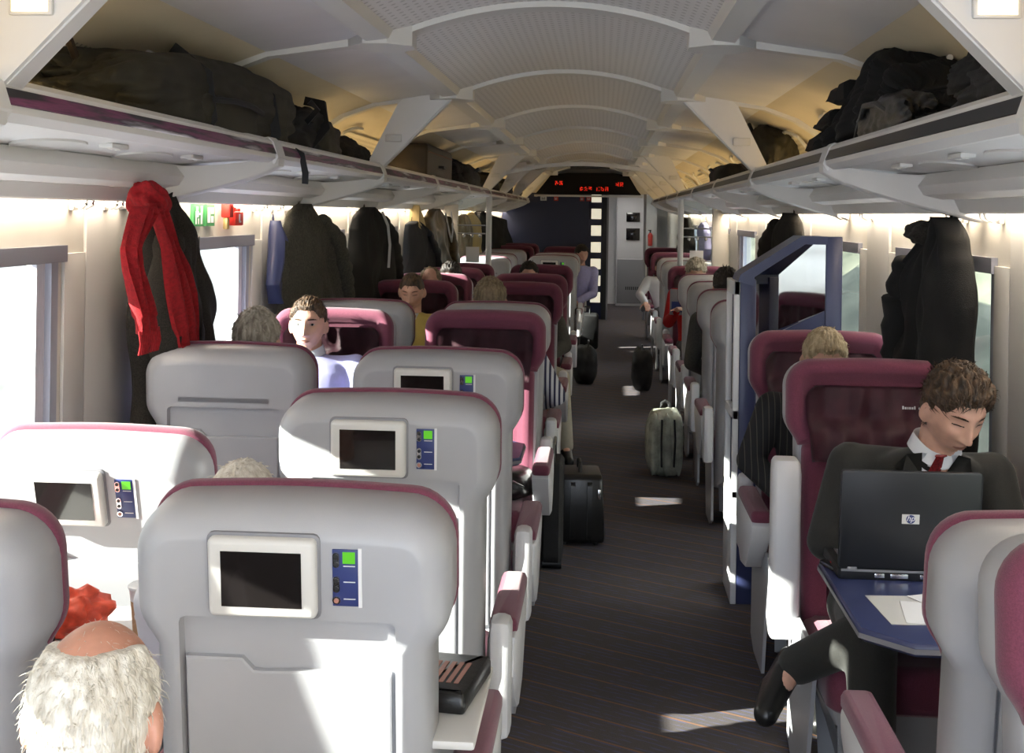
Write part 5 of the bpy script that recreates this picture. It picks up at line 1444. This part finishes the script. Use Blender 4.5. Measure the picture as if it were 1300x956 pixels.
bm = lump((0, 0, .12), (.16, .55, .125), 29, .2, 2.3, 6, 2.2, cut=.006); obj('body', mesh_of(bm, 'jb', 'bag_black', 60), g8)
obj('sleeve', mesh_of(lump((-.09, .2, .16), (.07, .32, .07), 30, .25, 2.2, 5, 2.6), 'jbs', 'coat_black', 60), g8)
g9 = thing('rounded_bag', 'rounded dark bag standing behind the right strut on the rack', 'bag', (1.2, 7.7, ZS))
obj('body', mesh_of(lump((0, 0, .17), (.15, .38, .19), 33, .14, 2.2, 5, 2.0, cut=.006), 'rbg', 'bag_green', 70), g9)
bm = B(); tube(bm, [(-.10, -.12, .27), (-.13, -.05, .36), (-.12, .05, .36), (-.1, .12, .28)], .012, 8); obj('handle', mesh_of(bm, 'rbh', 'dark_pl'), g9)
g = thing('travel_bag', 'dark bag on the right rack beyond the first right strut', 'bag', (1.2, 9.9, ZS)); obj('body', mesh_of(lump((0, 0, .10), (.16, .5, .11), 38, .15, 3, 4, 2, cut=.006), 'tb3', 'bag_black', 70), g)
bm = B(); tube(bm, [(-.12, -.12, .14), (-.17, -.06, .17), (-.17, .06, .17), (-.12, .12, .14)], .010, 6); obj('handle', mesh_of(bm, 'tbh3', 'dark_pl'), g)

# ------------------------------------------------------------------ bags on the floor
b1 = thing('backpack', 'silver-grey backpack standing in the aisle with sun and shade across it', 'backpack', (.62, 8.20, 0), R(8))
obj('body', mesh_of(lump((0, 0, .215), (.115, .10, .22), 41, .10, 3.2, 5, 1.6, cut=.01), 'bp', 'bag_silver', 70), b1)
for e in (-1, 0, 1):
    obj('compression_pocket', mesh_of(lump((e * .075, -.07 + abs(e) * .02, .21), (.035, .05, .20), 43 + e, .12, 2.6, 4, 1.6, cut=.012), 'bpp', 'bag_silver', 70), b1)
bm = B(); tube(bm, [(-.03, 0, .42), (-.025, -.01, .47), (.0, -.01, .485), (.025, -.01, .47), (.03, 0, .42)], .010, 8); obj('handle', mesh_of(bm, 'bph', 'bag_black'), b1)
for e in (-1, 1):
    bm = B(); sweep(bm, [(e * .04, -.12, .38), (e * .045, -.135, .25), (e * .04, -.125, .08)], .012, .004, up=(1, 0, 0)); obj('strap', mesh_of(bm, 'bps', 'bag_black', 60), b1)
b2 = thing('briefcase', 'black leather pilot briefcase in the aisle beside the left seats', 'briefcase', (.10, 6.55, 0), R(4))
bm = B(); puff(bm, rrect(-.16, .13, .012, .36, .03, 4), [(.02, -.12), (.004, -.115), (0, -.10), (0, .10), (.004, .115), (.02, .12)], f=lambda x, z, y: Vector((y * 1.0, x * 1.0, z)))
for v in bm.verts: v.co.x += .012 * math.sin(v.co.z * 12) * (1 if v.co.x > 0 else -1); v.co.y *= 1 + .05 * math.sin(v.co.z * 9)
obj('body', mesh_of(bm, 'bc', 'leather', 50), b2)
for x_ in (-.04, .045):
    bm = B(); puff(bm, rrect(-.13, .115, .03, .33, .03, 4), [(0, -.012), (0, .012)], f=lambda x, z, y: Vector((x_ + y, x - .045, z))); obj('gusset', mesh_of(bm, 'bcg', 'leather', 50), b2)
bm = B(); tube(bm, [(.0, -.08, .355), (.0, -.06, .40), (.0, .04, .40), (.0, .06, .355)], .011, 8); obj('handle', mesh_of(bm, 'bch', 'leather'), b2)
bm = B(); box(bm, .085, .100, -.166, -.160, .24, .29, .002); obj('buckle', mesh_of(bm, 'bcb', 'chrome'), b2)
bm = B(); 
for x_ in (-.08, .08):
    for y_ in (-.12, .09): tube(bm, [(x_, y_, 0), (x_, y_, .016)], .012, 8)
obj('foot', mesh_of(bm, 'bcf', 'dark_pl'), b2)
b3 = thing('trolley_bag', 'slim black bag standing against the left aisle seats, nearest floor bag', 'bag', (-.015, 6.10, 0))
bm = B(); puff(bm, rrect(-.15, .15, .012, .50, .04, 4), [(.02, -.05), (0, -.04), (0, .03), (.02, .045)], f=lambda x, z, y: Vector((y, x, z)))
obj('body', mesh_of(bm, 'tr', 'bag_black', 50), b3)
bm = B(); tube(bm, [(0, -.1, .49), (0, -.1, .58), (0, .1, .58), (0, .1, .49)], .009, 8); obj('handle', mesh_of(bm, 'trh', 'leather'), b3)
bm = B(); tube(bm, [(-.045, -.12, .025), (.045, -.12, .025)], .025, 12); obj('wheel', mesh_of(bm, 'trw', 'dark_pl'), b3)
b4 = thing('trolley_case', 'black wheeled case in the aisle near the lit square windows', 'suitcase', (-.02, 15.6, 0))
bm = B(); puff(bm, rrect(-.19, .19, .03, .46, .04, 4), [(.02, -.14), (0, -.12), (0, .12), (.02, .14)]); obj('body', mesh_of(bm, 'tc', 'bag_black', 50), b4)
bm = B(); tube(bm, [(-.08, 0, .45), (-.08, 0, .54), (.08, 0, .54), (.08, 0, .45)], .010, 8); obj('handle', mesh_of(bm, 'tch', 'dark_pl'), b4)
for e in (-1, 1):
    bm = B(); tube(bm, [(e * .14 - .015, -.1, .03), (e * .14 + .015, -.1, .03)], .03, 12); obj('wheel', mesh_of(bm, 'tcw', 'dark_pl'), b4)
b5 = thing('shoulder_bag', 'black shoulder bag on the floor by the beige-trousered legs', 'bag', (.05, 12.6, 0)); obj('body', mesh_of(lump((0, 0, .18), (.12, .2, .19), 51, .12, 3, 4, 2, cut=.006), 'shb', 'bag_black', 70), b5)
bm = B(); tube(bm, [(.02, -.12, .3), (.03, -.08, .42), (.03, .08, .42), (.02, .12, .3)], .009, 8); obj('strap', mesh_of(bm, 'shs', 'leather'), b5)
b6 = thing('holdall', 'dark upright bag at the foot of the reader in red', 'bag', (.60, 12.2, 0)); obj('body', mesh_of(lump((0, 0, .2), (.10, .2, .2), 52, .12, 3, 4, 2, cut=.006), 'hb6', 'bag_black', 70), b6)
bm = B(); tube(bm, [(.0, -.08, .36), (.0, -.04, .43), (.0, .04, .43), (.0, .08, .36)], .009, 8); obj('handle', mesh_of(bm, 'hb6h', 'dark_pl'), b6)
# bag lying on the seat between, magazine of the reader
b7 = thing('document_bag', 'black bag lying on the empty facing seat by the aisle', 'bag', (-.26, 5.47, .445)); obj('body', mesh_of(lump((0, 0, .065), (.17, .13, .07), 61, .12, 3.4, 4, 2, cut=.002), 'dbg', 'leather', 70), b7)
bm = B(); tube(bm, [(.06, -.12, .07), (.10, -.16, .10), (.14, -.12, .07)], .008, 8); obj('handle', mesh_of(bm, 'dbh', 'leather'), b7)
mg = thing('magazine', 'open magazine held up by the reader in red', 'magazine', (.93, 10.74, .86))
bm = B()
for e in (-1, 1):
    obox(bm, (e * .075, 0, .09), Vector((.075, e * .02, 0)), Vector((0, .003, 0)), Vector((0, -.02, .11)))
obj('pages', mesh_of(bm, 'mgp', 'mid_pl'), mg)
bm = B()
for e in (-1, 1):
    obox(bm, (e * .075, -.006, .05), Vector((.06, e * .016, 0)), Vector((0, .001, 0)), Vector((0, -.008, .045)))
obj('cover_picture', mesh_of(bm, 'mgc', 'blue_pl'), mg)
# unseen lamp added to brighten the dim vestibule
vl = thing('vestibule_fill', 'added fill lamp in the vestibule ceiling, unseen beyond the far door', 'lamp', (.45, 22.0, 2.25))
bm = B(); box(bm, -.3, .3, -.4, .4, -.02, 0, .005); obj('housing', mesh_of(bm, 'vlh', 'frame_lt'), vl)
bm = B(); box(bm, -.27, .27, -.37, .37, -.026, -.02); obj('diffuser', mesh_of(bm, 'vld', 'fill_vest'), vl)
# ------------------------------------------------------------------ light
sd = bpy.data.lights.new('sun', 'SUN'); so = bpy.data.objects.new('sun', sd); COL.objects.link(so)
sd.energy = 42; sd.angle = R(.6); sd.color = (1, .95, .86)
so.rotation_euler = Vector((1, .38, -.42)).to_track_quat('-Z', 'Y').to_euler()
so.location = (-20, -8, 15)
w = bpy.data.worlds.new('world'); S.world = w; w.use_nodes = True
bg = w.node_tree.nodes['Background']; bg.inputs[0].default_value = (.80, .88, 1.0, 1); bg.inputs[1].default_value = 5.5
S.view_settings.view_transform = 'Standard'; S.view_settings.look = 'None'; S.view_settings.gamma = 1
S.view_settings.exposure = -.18; S.view_settings.use_curve_mapping = False
